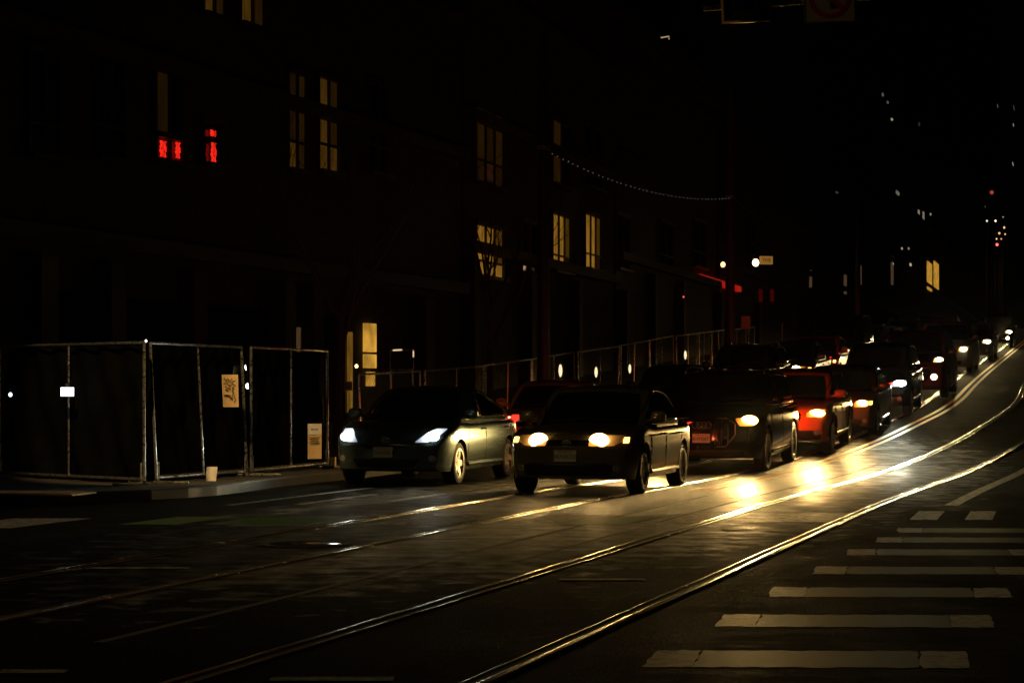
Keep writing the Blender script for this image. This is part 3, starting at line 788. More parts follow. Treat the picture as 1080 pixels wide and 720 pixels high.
Q = 'cars queuing nose to tail at the crossing'
hatch = dict(L=4.46, W=1.83, H=1.49, wb=2.70, fo=.93, r=.315, belt=.95, hf=.74, cowl=.98, cowl_y=.98, roof0=2.05, roof1=2.85, rear_y=4.28, deck=1.02, rdrop=.07, cpillar=3.62, bpillar=2.3,
    hl=[(.64, .44, .62), (.70, .50, .74), (.80, .60, .80), (.84, .68, .81)], bulb=(.67, .72, .085, .06), lamp='cool', beam=210,
    front=[('lower_intake', [(.27, -.45, .45), (.40, -.55, .55)], 'plastic'), ('upper_intake', [(.56, -.30, .30), (.60, -.34, .34)], 'gloss')],
    fog=(.70, .40, .05, False), emblem=('oval', 0, .68, .045), plate='CHA5951', plate_z=.50, trim='chrome', spokes=5, twin=False, tail=(.70, 1.0), tailx=.8, tumble=.19, tail_e=9)
sedan = dict(L=4.50, W=1.77, H=1.45, wb=2.68, fo=.88, r=.325, belt=.93, hf=.78, cowl=.96, cowl_y=1.10, roof0=2.0, roof1=3.0, rear_y=3.98, deck=.98, cpillar=3.5, bpillar=2.28,
    hl=[(.66, .30, .62), (.72, .28, .72), (.80, .32, .74)], bulb=(.42, .73, .11, .085), lamp='warm', beam=110, spread=.13,
    marker=(.73, .80, .70, .77), front=[('grille', [(.66, -.30, .30), (.74, -.33, .33)], 'gloss'), ('lower_intake', [(.26, -.60, .60), (.40, -.66, .66), (.44, -.5, .5)], 'plastic')],
    emblem=('oval', 0, .70, .04), plate='BKN0320', plate_z=.53, trim='chrome', spokes=5, twin=True, fog=(.66, .36, .05, False), tail=(.78, .93), tailx=.74, tail_e=40)
suv = dict(L=5.05, W=2.0, H=1.72, wb=3.0, fo=.92, r=.375, belt=1.10, hf=.98, cowl=1.14, cowl_y=1.20, roof0=2.05, roof1=4.1, rear_y=4.92, deck=1.15, cpillar=4.35, bpillar=2.55, clear=.24, rails='alloy',
    hl=[(.80, .62, .84), (.88, .56, .86), (.93, .54, .86)], bulb=(.77, .89, .12, .07), lamp='amber', beam=2000,
    front=[('grille', [(.46, -.40, .40), (.66, -.56, .56), (.84, -.55, .55), (.93, -.42, .42)], 'gloss'), ('lower_intake', [(.30, -.7, .7), (.40, -.75, .75)], 'plastic')],
    bars=[('grille_frame', [[(-.40, .46), (.40, .46), (.56, .66), (.55, .84), (.42, .93), (-.42, .93), (-.55, .84), (-.56, .66), (-.40, .46)]], .013, 'alloy'),
          ('grille_bar', [[(x, .50 + .3 * max(0, abs(x) - .38)), (x, .7), (x, .90 - .5 * max(0, abs(x) - .36))] for x in (-.44, -.33, -.22, .22, .33, .44)], .008, 'alloy')],
    emblem=('rings', 0, .82, .055), plate='BHY0473', plate_z=.60, trim='chrome', spokes=5, twin=True, plan=.13)
cross = dict(L=4.47, W=1.80, H=1.60, wb=2.665, fo=.90, r=.345, belt=1.02, hf=.90, cowl=1.06, cowl_y=1.08, roof0=1.95, roof1=3.5, rear_y=4.36, deck=1.06, cpillar=3.85, bpillar=2.3, clear=.26, rails='plastic', clad=True,
    hl=[(.74, .48, .66), (.82, .46, .80), (.88, .58, .81)], bulb=(.66, .81, .13, .06), lamp='amber', beam=1900,
    front=[('grille', [(.62, -.34, .34), (.76, -.40, .40), (.83, -.36, .36)], 'gloss'), ('lower_cladding', [(.30, -.78, .78), (.40, -.80, .80), (.50, -.62, .62)], 'plastic'),
           ], fog=(.66, .45, .06, False), emblem=('oval', 0, .75, .045), plate='BTR7716', plate_z=.50, spokes=5, twin=True, mirror=None)
van = dict(L=4.9, W=1.95, H=1.9, wb=2.95, fo=.95, r=.35, belt=1.12, hf=.98, cowl=1.16, cowl_y=.95, roof0=1.85, roof1=4.3, rear_y=4.84, deck=1.16, cpillar=4.4, bpillar=2.3,
    hl=[(.74, .52, .72), (.82, .50, .84), (.92, .56, .85)], bulb=(.68, .83, .10, .06), lamp='mid', beam=700,
    front=[('grille', [(.66, -.45, .45), (.86, -.48, .48)], 'gloss'), ('lower_intake', [(.3, -.6, .6), (.44, -.66, .66)], 'plastic')],
    emblem=('round', 0, .77, .06), plate_z=.52, tumble=.13)
def V(base, **k): d = dict(base); d.update(k); return d

grey_green = paint('dark grey green paint', (.17, .25, .26), .75, .24)
taupe = paint('taupe paint', (.22, .17, .09), .3, .17)
black = paint('black paint', (.006, .006, .007), 0, .12)
umber = paint('brown black paint', (.014, .009, .006), 0, .07)
orange = paint('orange paint', (.72, .15, .025), .05)
greybr = paint('grey brown paint', (.12, .09, .06), .4)
maroon = paint('maroon paint', (.07, .008, .008), .3)
silver = paint('silver paint', (.45, .42, .36), .5)
redp = paint('red paint', (.28, .02, .012), .2)
white = paint('pale paint', (.55, .5, .42), .0)
blue = paint('slate paint', (.05, .055, .07), .4)

make_car('dark grey green hatchback with white headlights, front of the left lane beside the fence', (478, 510), None, V(hatch, paint=grey_green), Q, name='hatchback_car')
make_car('taupe compact car with warm round headlights and amber markers, foremost beside the rails', (672, 520), None, V(sedan, paint=taupe, H=1.50, W=1.82), Q, name='compact_car')
make_car('big brown black suv with barred octagonal grille, right behind the taupe compact car', (804, 497), None, V(suv, paint=umber, tail_e=32), Q, name='suv_car')
make_car('orange crossover with black cladding, behind the suv with the barred grille', (873, 478), None, V(cross, paint=orange, mirror=orange), Q, name='crossover_car')
make_car('small grey brown sedan with one amber headlight showing, behind the orange crossover', (921, 459.5), None, V(sedan, L=4.25, rear_y=3.85, paint=greybr, lamp='amber', beam=1200, bulb=(.60, .73, .10, .06), hl=[(.66, .46, .70), (.72, .42, .78), (.78, .46, .8)], plate=None), Q, name='sedan_car')
make_car('black crossover with cold white headlights, towering behind the small grey brown sedan', (957, 438.5), None, V(cross, paint=black, H=1.68, clad=False, rails=None, lamp='cool', beam=1000, plate=None, mirror=black), Q, name='crossover_car')
make_car('tall maroon suv with high yellow lamps above low white ones, behind the black crossover', (996, 420), None, V(suv, L=4.75, wb=2.8, rear_y=4.62, roof1=3.9, cpillar=4.1, W=1.9, H=1.78, paint=maroon, lamp='mid', beam=700, bars=[], emblem=('oval', 0, .9, .05), rails='plastic', plate=None,
    hl=[(.98, .58, .78), (1.07, .58, .80)], bulb=(.72, 1.03, .09, .055), fog=(.62, .60, .085, True)), Q, name='suv_car')
make_car('pale silver people carrier with a light roof, uphill of the maroon suv', (1023, 393), None, V(van, H=1.78, paint=silver, lamp='mid', beam=600), Q, name='people_carrier')
make_car('grey crossover with yellowish headlights, behind the pale silver people carrier', (1045, 381), None, V(cross, paint=blue, clad=False, rails=None, lamp='mid', beam=450, plate=None, mirror=blue), Q, name='crossover_car')
make_car('farthest dark car with bright stacked lamps, at the right edge of the picture', 'R', 112, V(cross, paint=black, lamp='mid', beam=600, plate=None, mirror=black, fog=(.6, .5, .09, True)), Q, name='crossover_car', lat=.35)
make_car('silver car far up the hill, last in the lane beside the rails', 'R', 124, V(sedan, paint=silver, lamp='mid', beam=350, plate=None), Q, name='sedan_car', lat=-.2)
# left lane, mostly hidden
off_l = dict(plate=None, lamp='warm', beam=120, tail_e=3)
make_car('orange brown sedan half hidden between the hatchback and the taupe compact car', 'L', 39.2, V(sedan, paint=paint('copper paint', (.5, .3, .12), .2), **off_l), Q, name='sedan_car', lat=-.5)
make_car('black sedan in the left lane, only its roof showing above the barred grille suv', 'L', 45.9, V(sedan, paint=black, **off_l), Q, name='sedan_car')
make_car('black crossover in the left lane whose roof edge shows between two dark roofs', 'L', 52.2, V(cross, paint=black, mirror=black, **off_l), Q, name='crossover_car')
make_car('slate sedan in the left lane, its lamps showing just above the orange crossover', 'L', 58.3, V(sedan, paint=blue, **off_l), Q, name='sedan_car')
make_car('red sedan in the left lane with its bonnet lit, behind the slate sedan', 'L', 64.6, V(sedan, paint=redp, H=1.5, **off_l), Q, name='sedan_car')
make_car('tall dark van in the left lane with an orange side lamp, above the black crossover', 'L', 71.5, V(van, H=2.1, paint=black, plate=None, lamp='amber', beam=300), Q, name='delivery_van')
make_car('dark car in the left lane uphill of the tall van', 'L', 80, V(cross, paint=umber, mirror=umber, **off_l), Q, name='crossover_car')
make_car('pale sedan in the left lane far uphill with a red glint', 'L', 89, V(sedan, paint=white, **off_l), Q, name='sedan_car')
make_car('maroon car in the left lane uphill of the pale sedan', 'L', 98, V(cross, paint=maroon, mirror=maroon, **off_l), Q, name='crossover_car')
make_car('dark sedan in the left lane uphill of the maroon car', 'L', 107, V(sedan, paint=black, **off_l), Q, name='sedan_car')
make_car('silver sedan in the left lane, second from the far end of the queue', 'L', 117, V(sedan, paint=silver, **off_l), Q, name='sedan_car')
make_car('farthest dark car of the left lane at the top of the hill', 'L', 128, V(cross, paint=blue, mirror=blue, **off_l), Q, name='crossover_car')

# ------------------------------------------------------------------ construction fence along the left kerb
def fence_panel(p, q, label, cloth=False, lean=0.0, h=1.86):
    p = Vector((p[0], p[1], zg(p[1]) + H_K)); q = Vector((q[0], q[1], zg(q[1]) + H_K))
    t = thing('fence_panel', label, 'fence panel', p, (0, 0, 0), 'construction fence panels')
    d = q - p; u = d.normalized(); w = Vector((u.y, -u.x, 0)).normalized(); Z = Vector((0, 0, 1)) + w * lean
    b0 = Vector((0, 0, .06))
    def P_(a, z): return d * a + b0 + Z * z
    f = MB()
    f.tube([P_(0, 0), P_(0, h)], .021, 8); f.tube([P_(1, 0), P_(1, h)], .021, 8)
    f.tube([P_(0, h), P_(1, h)], .019, 8); f.tube([P_(0, .02), P_(1, .02)], .019, 8)
    f.build('frame', M['steel'], t, True)
    f = MB(); f.tube([P_(.5, .02), P_(.5, h)], .016, 8); f.build('middle_post', M['steel'], t, True)
    for a in (0.02, .98):
        f = MB(); c = d * a; f.tube([c - w * .45 + Vector((0, 0, .025)), c + w * .45 + Vector((0, 0, .025))], .02, 7); f.tube([c + Vector((0, 0, .02)), c + Vector((0, 0, .3))], .015, 7)
        f.build('foot', M['steel'], t, True)
    if cloth:
        vs = []; NX, NZ = 40, 16
        for i in range(NX + 1):
            for k in range(NZ + 1):
                a = .015 + .97 * i / NX; z = .05 + (h - .08) * k / NZ
                sag = .05 * math.sin(a * 17 + 2.2 * math.sin(z * 3)) * (1 - (z / h) ** 2) + .03 * math.sin(a * 41 + z * 4)
                vs.append(P_(a, z) - w * (.10 + sag))
        pyobj('netting', vs, [(i * (NZ + 1) + k, i * (NZ + 1) + k + 1, (i + 1) * (NZ + 1) + k + 1, (i + 1) * (NZ + 1) + k) for i in range(NX) for k in range(NZ)], M['cloth'], t, True)
    else:
        m_ = MB(); n = int(d.length / .11); hz = h - .06
        for k in range(-int(hz / .11), n):
            for s in (1, -1):
                a0, z0, a1, z1 = k * .11, 0.0, k * .11 + hz, hz
                if a0 < 0: z0 -= a0; a0 = 0
                if a1 > d.length: z1 -= a1 - d.length; a1 = d.length
                if a1 - a0 < .05: continue
                if s < 0: a0, a1 = d.length - a0, d.length - a1
                m_.tube([P_(a0 / d.length, z0 + .03), P_(a1 / d.length, z1 + .03)], .0022, 3, False)
        m_.build('chain_link', M['wire'], t)
    return t, P_
fence_panel((-10.6, 34.6), (-7.62, 32.0), 'dark netted fence panel cut by the left edge of the picture', True)
fence_panel((-7.5, 31.9), (-4.95, 29.35), 'dark netted fence panel left of the leaning post, turned away from the street', True)
pn1 = fence_panel((-4.85, 29.75), (-3.95, 32.5), 'netted fence panel carrying the handwritten notice', True, -.05)
pn2 = fence_panel((-3.9, 32.6), (-3.02, 35.7), 'netted fence panel carrying the printed notice, beside the hatchback', True)
Yk = 36.0; k = 0
locs = ['right behind the dark hatchback', 'between the hatchback and the first tall pole', 'below the first small hanging lamp', 'at the foot of the first tall pole',
        'just past the first tall pole', 'below the two middle hanging lamps', 'above the roof of the taupe compact car', 'above the barred grille suv',
        'below the lone fourth hanging lamp', 'left of the second tall pole', 'at the foot of the second tall pole', 'last one uphill, past the second tall pole']
while k < 12:
    a = road(Yk, -7.85); b = road(Yk + 2.92, -7.85 + (.1 if k % 3 == 1 else -.05))
    fence_panel(a, b, 'open mesh fence panel ' + locs[k], False, .02 * (k % 3 - 1), 1.45); Yk += 2.98; k += 1

# papers and litter on the fence --------------------------------------
def sheet(name, label, cat, c, w, h, dirv, mt, curl=.03, skew=0.0, group=None):
    u = Vector((dirv[0], dirv[1], 0)).normalized(); n = Vector((u.y, -u.x, 0)); vs = []; NX, NZ = 6, 10
    for s in (0, -.004):
        for i in range(NX + 1):
            for k in range(NZ + 1):
                a = i / NX - .5; z = k / NZ - .5
                vs.append(u * (a * w + skew * z * w) + Vector((0, 0, z * h)) + n * (s + curl * (a * a * 3 - .3 + .4 * math.sin(z * 5) * a)))
    m_ = (NX + 1) * (NZ + 1); fs = []
    for s in (0, m_):
        fs += [(s + i * (NZ + 1) + k, s + i * (NZ + 1) + k + 1, s + (i + 1) * (NZ + 1) + k + 1, s + (i + 1) * (NZ + 1) + k) for i in range(NX) for k in range(NZ)]
    t = thing(name, label, cat, c, group=group)
    pyobj('sheet', vs, fs, mt, t, True); return t, u, n
DR = Vector((.9, 2.75, 0)).normalized()
def onfence(px, py, P0=(-4.85, 29.75), P1=(-3.02, 35.7), dn=.16):
    """where the sight line through a pixel meets the fence line"""
    kx = (px - 540) / F; dx, dy = P1[0] - P0[0], P1[1] - P0[1]
    t_ = (kx * P0[1] - P0[0]) / (dx - kx * dy); Y = P0[1] + t_ * dy
    n = Vector((dy, -dx, 0)).normalized()
    return at(px, py, Y) + n * dn
# the sheets are angled a little towards the camera where they have come loose
FACE = Vector((1, .35, 0))
t, u, n = sheet('handwritten_notice', 'curled yellowed paper with a dark handwritten scrawl, high on the netted fence', 'notice', onfence(232, 412), .235, .47, FACE, M['paper'], .05, -.07)
sc = MB()
random.seed(3)
for (x, z, w_, h_) in ((-.07, .14, .03, .1), (-.03, .12, .02, .12), (.01, .13, .025, .1), (.05, .09, .03, .12), (-.05, .03, .03, .07), (-.01, .05, .02, .08), (.04, -.02, .02, .1), (-.05, -.07, .06, .03), (.02, -.1, .03, .05), (.07, -.12, .015, .12)):
    pts = [u * (x + w_ * math.sin(k * 1.9 + x * 40)) + Vector((0, 0, z + h_ * (.5 - k / 5))) + n * .012 for k in range(6)]
    sc.tube(pts, .006, 4)
sc.build('scrawl', M['paperink'], t)
t, u, n = sheet('printed_notice', 'amber lit printed notice with a pale heading, low on the fence beside the hatchback', 'notice', onfence(322, 465), .225, .56, FACE, M['paper'], .015)
hd = MB(); hd.box(u * 0 + Vector((0, 0, .19)) + n * .012, (.222, .004, .165), math.atan2(u.y, u.x)); hd.build('heading', M['white paper'], t)
tx = MB()
for k in range(5): tx.box(u * (-.01 if k % 2 else .0) + Vector((0, 0, .06 - k * .027)) + n * .012, (.17 - .02 * (k % 3), .004, .009), math.atan2(u.y, u.x))
for k, x in enumerate((-.05, -.03, -.005, .02, .042)): tx.box(u * x + Vector((0, 0, .19 - .004 * (k % 2))) + n * .018, (.012, .004, .03 - .008 * (k % 3)), math.atan2(u.y, u.x))
tx.build('print', M['paperink'], t)
sheet('small_notice', 'small pale card tied to the fence next to the hatchback bonnet', 'notice', at(367, 407, 36.2), .14, .15, FACE, M['paper'], .01)
sheet('paper_bag', 'bright white crumpled bag lying at the foot of the netted fence', 'litter', onfence(202, 500, dn=.3), .15, .22, FACE, M['white paper'], .08, .1)
sheet('leaning_card', 'narrow tan card leaning at the fence foot by the left headlight', 'litter', onfence(344.5, 488, dn=.12), .09, .19, FACE, M['paper'], .01)

# ------------------------------------------------------------------ buildings on the left
FO = -12.6
def facade_Y(px, off=FO):
    g = np.arange(24, 500, .1); xx = np.array([540 + F * road(q, off)[0] / road(q, off)[1] for q in g])
    return float(g[np.argmin(abs(xx - px))])
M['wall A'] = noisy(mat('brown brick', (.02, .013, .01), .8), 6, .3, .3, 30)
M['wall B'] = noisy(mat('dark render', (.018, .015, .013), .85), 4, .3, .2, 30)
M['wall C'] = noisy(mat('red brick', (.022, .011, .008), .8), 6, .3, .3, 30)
M['trim stone'] = noisy(mat('trim stone', (.026, .021, .016), .7), 6, .25, .15, 50)
M['frame'] = mat('window frame', (.03, .025, .022), .5)
M['dark pane'] = mat('dark pane', (.01, .011, .013), .06)
def lit(name, col, strength, streak=8.0):
    """lit blind or curtain seen through the pane, and light painted on door jambs: uneven bands"""
    if name in MATS: return MATS[name]
    m = bpy.data.materials.new(name); m.use_nodes = True; t = m.node_tree; b = t.nodes['Principled BSDF']; L = t.links.new
    tc = t.nodes.new('ShaderNodeTexCoord'); mp = t.nodes.new('ShaderNodeMapping'); mp.inputs['Scale'].default_value = (streak, streak, 1.2); L(tc.outputs['Object'], mp.inputs['Vector'])
    n = t.nodes.new('ShaderNodeTexNoise'); n.inputs['Scale'].default_value = 1.5; n.inputs['Detail'].default_value = 5; L(mp.outputs[0], n.inputs['Vector'])
    r_ = t.nodes.new('ShaderNodeMapRange'); r_.inputs[1].default_value = .3; r_.inputs[2].default_value = .7; r_.inputs[3].default_value = strength * .5; r_.inputs[4].default_value = strength * 1.4
    L(n.outputs['Fac'], r_.inputs[0]); L(r_.outputs[0], b.inputs['Emission Strength']); b.inputs['Emission Color'].default_value = (*col, 1)
    b.inputs['Base Color'].default_value = (.1, .07, .03, 1); b.inputs['Roughness'].default_value = .3
    MATS[name] = m; return m
AMB = (1, .47, .05)
class Bld:
    def __init__(s, label, Y0, Y1, h, wall, off=FO, floors=(4.4, 7.9, 11.4), name='street_building'):
        a = Vector((*road(Y0, off), 0)); b = Vector((*road(Y1, off), 0)); s.zb = zg(a.y) - .3
        s.a = a; s.len = (b - a).length; s.u = (b - a).normalized(); s.n = Vector((s.u.y, -s.u.x, 0)); s.rz = math.atan2(s.u.y, s.u.x)
        s.root = thing(name, label, 'building', (a.x, a.y, s.zb), (0, 0, s.rz)); s.h = h
        w = MB(); w.box((s.len / 2, 5.2, h / 2), (s.len, 10, h)); w.build('wall', wall, s.root)
        c = MB(); c.box((s.len / 2, .05, h - .25), (s.len + .02, .6, .5)); c.box((s.len / 2, -.02, h - .7), (s.len, .42, .16))
        for z in floors: c.box((s.len / 2, .1, z), (s.len - .02, .36, .28))
        c.build('cornice', M['trim stone'], s.root)
    def loc(s, px, py):
        """facade coordinates under a pixel"""
        k = (px - 540) / F; t_ = (k * s.a.y - s.a.x) / (s.u.x - k * s.u.y); Y = s.a.y + s.u.y * t_
        return t_, at(px, py, Y).z - s.zb
    def window(s, px0, px1, py0, py1, cols, split=None, m=None, low=None):
        x0 = s.loc(px0, py0)[0]; x1 = s.loc(px1, py1)[0]; pm = (px0 + px1) / 2; z1 = s.loc(pm, py0)[1]; z0 = s.loc(pm, py1)[1]; w, h = x1 - x0, z1 - z0
        fr = MB(); e = .06
        fr.box((x0 + w / 2, .13, z0 - .06), (w + .24, .3, .1)); fr.box((x0 + w / 2, .16, z1 + .05), (w + .16, .16, .12))
        bars = [x0 - e / 2] + [x0 + w * i / cols for i in range(1, cols)] + [x1 + e / 2]
        for x in bars: fr.box((x, .165, (z0 + z1) / 2), (e, .1, h))
        if split: fr.box((x0 + w / 2, .162, z0 + h * split), (w, .085, e * .9))
        f = fr.build('window', M['frame'], s.root)
        cw_ = w / cols
        for i in range(cols):
            for (q0, q1) in (((0, split), (split, 1)) if split else ((0, 1),)):
                mm = (m[i % len(m)] if isinstance(m, list) else m) or M['dark pane']
                if low and q0 == 0: mm = low[i % len(low)] if isinstance(low, list) else low
                p = MB(); p.box((x0 + cw_ * (i + .5), .185, z0 + h * (q0 + q1) / 2), (cw_ - e * .5, .02, h * (q1 - q0) - e * .5)); p.build('pane', mm, f)
    def part(s, name, m, x, z, w, h, d=.2, y=0.0):
        b = MB(); b.box((x, .2 - d / 2 - y, z), (w, d, h)); return b.build(name, m, s.root)

dimA = lit('dim curtain', AMB, .012); midA = lit('amber curtain', AMB, .042); brtA = lit('bright amber blind', AMB, .2, 3); vdim = lit('very dim curtain', AMB, .008)
redn = lit('red neon', (1, .02, .01), .8, 5); redd = emis('dim red neon', (1, .02, .015), .03)
# building A
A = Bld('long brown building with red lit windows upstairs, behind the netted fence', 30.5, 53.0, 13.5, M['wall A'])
A.window(172, 200, 62, 142, 2, None, [vdim, None]); A.window(173, 199, 147, 169, 2, None, [redd, redd])
A.window(222, 241, 130, 172, 2, .5, None)
A.window(222, 244, -40, 15, 2, None, [midA, dimA]); A.window(261, 285, -35, 26, 2, None, [midA, dimA])
A.window(311, 329, 78, 178, 2, .28, [vdim, dimA], [midA, dimA]); A.window(343, 363, 84, 180, 2, .28, [midA, dimA], [midA, midA])
A.window(110, 138, 60, 165, 2, .3, None); A.window(40, 70, 55, 163, 2, .3, None); A.window(395, 415, 90, 182, 2, .3, None)
for (x0, x1, y0, y1) in ((174, 182, 148, 166), (191, 196, 150, 167), (227, 234, 137, 144), (228, 234, 150, 171)):
    xa, z1 = A.loc(x0, y0); xb, z0 = A.loc(x1, y1); ne = MB()
    for k in range(4):
        ne.tube([((xa + (xb - xa) * (.2 + .2 * k)) + .03 * math.sin(q * 2 + k), .12, z0 + (z1 - z0) * q / 5) for q in range(6)], .022, 5)
    ne.build('neon_tube', redn, A.root)
# ground floor of A: piers, glazing, lit strips
for px in (45, 118, 205, 300, 330, 448):
    x, z = A.loc(px, 460); A.part('pier', M['trim stone'], x, 2.05, .55, 3.9, .35)
for p0, p1 in ((55, 108), (128, 195), (215, 290), (338, 372)):
    x0, z0 = A.loc(p0, 470); x1, _ = A.loc(p1, 470)
    A.part('shop_glazing', M['dark pane'], (x0 + x1) / 2, 1.9, x1 - x0, 3.0, .06)
def strip(b, px0, px1, py0, py1, m, name='lit_strip', d=.12):
    x0 = b.loc(px0, py0)[0]; x1 = b.loc(px1, py1)[0]; pm = (px0 + px1) / 2; z1 = b.loc(pm, py0)[1]; z0 = b.loc(pm, py1)[1]; return b.part(name, m, (x0 + x1) / 2, (z0 + z1) / 2, x1 - x0, z1 - z0, d)
strip(A, 372.5, 375.5, 350, 435, lit('warm jamb glow', AMB, .12), 'glowing_door_jamb')  # amber light on the door edge, put in as a glowing strip
strip(A, 391, 400.5, 341, 371, lit('warm blind', (1, .5, .06), .5, 2), 'lit_door_pane'); strip(A, 391, 400.5, 373.5, 388, lit('warm blind', (1, .5, .06), .5, 2), 'lit_door_pane'); strip(A, 394, 399, 392, 407, lit('warm blind', (1, .5, .06), .5, 2), 'lit_door_pane')
strip(A, 318, 321, 345, 388, lit('faint jamb glow', (1, .6, .25), .05), 'glowing_door_jamb')  # fainter light on this jamb, also put in as glow
def lampthing(label, px, py, Y, r_, col, strength, name='wall_lamp', cat='lamp', group=None, flat=None, energy=0):
    """a small lit globe (or box) on a back plate and bracket"""
    p = at(px, py, Y); t = thing(name, label, cat, p, group=group)
    b = MB()
    if flat: b.box((0, 0, 0), (flat[0], .06, flat[1])); hh = flat[1] / 2
    else: b.lathe([(.0001, -r_)] + [(r_ * math.cos(R(a)), r_ * math.sin(R(a)) * 1.15) for a in range(-75, 76, 15)] + [(.0001, r_ * 1.15)], n=12); hh = r_ * 1.15
    b.build('glowing_shade', emis('glow %s %.2f' % (label[:18], strength), col, strength), t, True, 60)
    c = MB(); c.box((0, .05, hh + .03), (r_ * .9, .12, .05)); c.tube([(0, .05, hh + .03), (0, .25, hh + .06)], .018, 6); c.build('bracket', M['plastic'], t)
    return t
fy = lambda px: facade_Y(px) - .25
lampthing('bright white globe behind the fence, upper of the pair right of the handwritten notice', 261.5, 387, 37.5, .055, (1, .93, .8), 6)
lampthing('bright white globe behind the fence, lower of the pair right of the handwritten notice', 261.5, 407, 37.5, .042, (.9, 1, .95), 6)
lampthing('white lit box sign low in front of the left fence panels', 71, 413, 30.2, .06, (.85, .95, 1), 4, 'box_sign', 'sign', flat=(.17, .12))
lampthing('small cold lamp on the fence at the far left edge', 11, 416, 31.4, .03, (.8, .95, 1), 1.5)
lampthing('tiny white lamp above the leaning fence post', 154, 359.5, 36, .022, (1, .95, .85), 2)
lampthing('tiny lamp left of the leaning fence post', 138, 369, 36, .026, (1, .95, .85), .9)
lampthing('small amber lamp glinting on the lit door jamb', 376, 386, 39.5, .03, (1, .65, .2), 5)
lampthing('small amber lamp on the faint door jamb right of the fence notices', 321, 387, 38.5, .035, (1, .7, .3), 3)
lampthing('little oblong lamp lying level between two door jambs', 291, 396, 37.5, .02, (1, .8, .5), 1.5, flat=(.06, .02))
lampthing('small white lamp low between fence posts left of the printed notice', 311, 407, 37.5, .028, (1, .95, .85), 2.5)
# lit picture-frame shape right of the door: a display frame, edge highlights put in as glowing tubes
p = at(424, 380, 41); t = thing('display_frame', 'empty metal display frame glinting beside the lit door', 'frame', p)
f = MB(); f.tube([(-.22, 0, -.18), (-.22, 0, .18), (.22, 0, .2), (.22, 0, -.17), (-.22, 0, -.18)], .014, 6); f.build('frame_tube', M['steel'], t, True)
f = MB(); f.tube([(-.17, 0, .19), (.0, -.012, .2)], .018, 6); f.tube([(.215, -.012, .06), (.215, -.012, .18)], .014, 6); f.build('highlight_tube', emis('highlight glow', (1, .75, .4), .7), t, True)
f = MB(); f.tube([(-.2, 0, -.18), (-.2, 0, -1.6)], .014, 6); f.tube([(.2, 0, -.17), (.2, 0, -1.6)], .014, 6); f.build('leg', M['steel'], t, True)

# building B
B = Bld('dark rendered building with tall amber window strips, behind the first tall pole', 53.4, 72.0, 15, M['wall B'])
B.window(508, 536, 240, 291, 3, .28, [brtA, brtA, midA], brtA)
B.window(588, 606, 228, 285, 3, .26, [brtA, brtA, midA], [brtA, brtA, None]); B.window(622, 638, 228, 283, 3, .26, [brtA, brtA, midA], [brtA, brtA, None])
B.window(508, 536, 118, 195, 3, .3, [dimA, vdim, dimA], [vdim, None, vdim]); B.window(588, 606, 130, 195, 2, .5, [dimA, None], None); B.window(622, 640, 135, 197, 2, .5, None)
B.window(556, 572, 236, 288, 2, .3, None); B.window(655, 668, 228, 283, 2, .3, None)
for px in (500, 560, 610, 660):
    x, z = B.loc(px, 420); B.part('pier', M['trim stone'], x, 2.1, .5, 3.9, .3)
# building C with the red neon
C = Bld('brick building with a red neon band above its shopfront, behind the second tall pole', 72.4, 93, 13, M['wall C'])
strip(C, 738, 781, 295.5, 301.5, emis('red neon band', (1, .02, .01), .3), 'neon_band', .25)
for (x0, x1, y0, y1) in ((804, 806, 305, 318), (816, 818, 305, 318)): strip(C, x0, x1, y0, y1, redd, 'red_tube')
C.window(700, 714, 236, 284, 2, .3, None); C.window(735, 748, 234, 280, 2, .3, None); C.window(790, 800, 232, 268, 2, .3, None)
for px in (690, 720, 760, 800): x, z = C.loc(px, 400); C.part('pier', M['trim stone'], x, 2.1, .5, 3.9, .3)
lampthing('amber lantern left of the second tall pole, above the red neon band', 762.5, 279, 75.5, .085, (1, .6, .25), 2.2, 'wall_lantern')
lampthing('bright amber lantern right of the second tall pole, next to the small lit shop sign', 797, 277, 80, .12, (1, .72, .36), 7, 'wall_lantern')
p = at(808, 274.5, 80.3); t = thing('shop_sign', 'small amber lit shop sign beside the bright lantern', 'sign', p, (0, 0, R(8)))
b = MB(); b.box((0, 0, 0), (.48, .1, .3)); b.build('sign_box', emis('amber sign', (1, .45, .08), .22), t)
text_obj('lettering', 'THE', .19, M['frame'], t, (0, -.056, 0), (R(90), 0, 0), .004)
lampthing('red pair of lamps low on the shopfront left of the second pole', 721, 313, 76, .03, (1, .1, .06), 1.5)
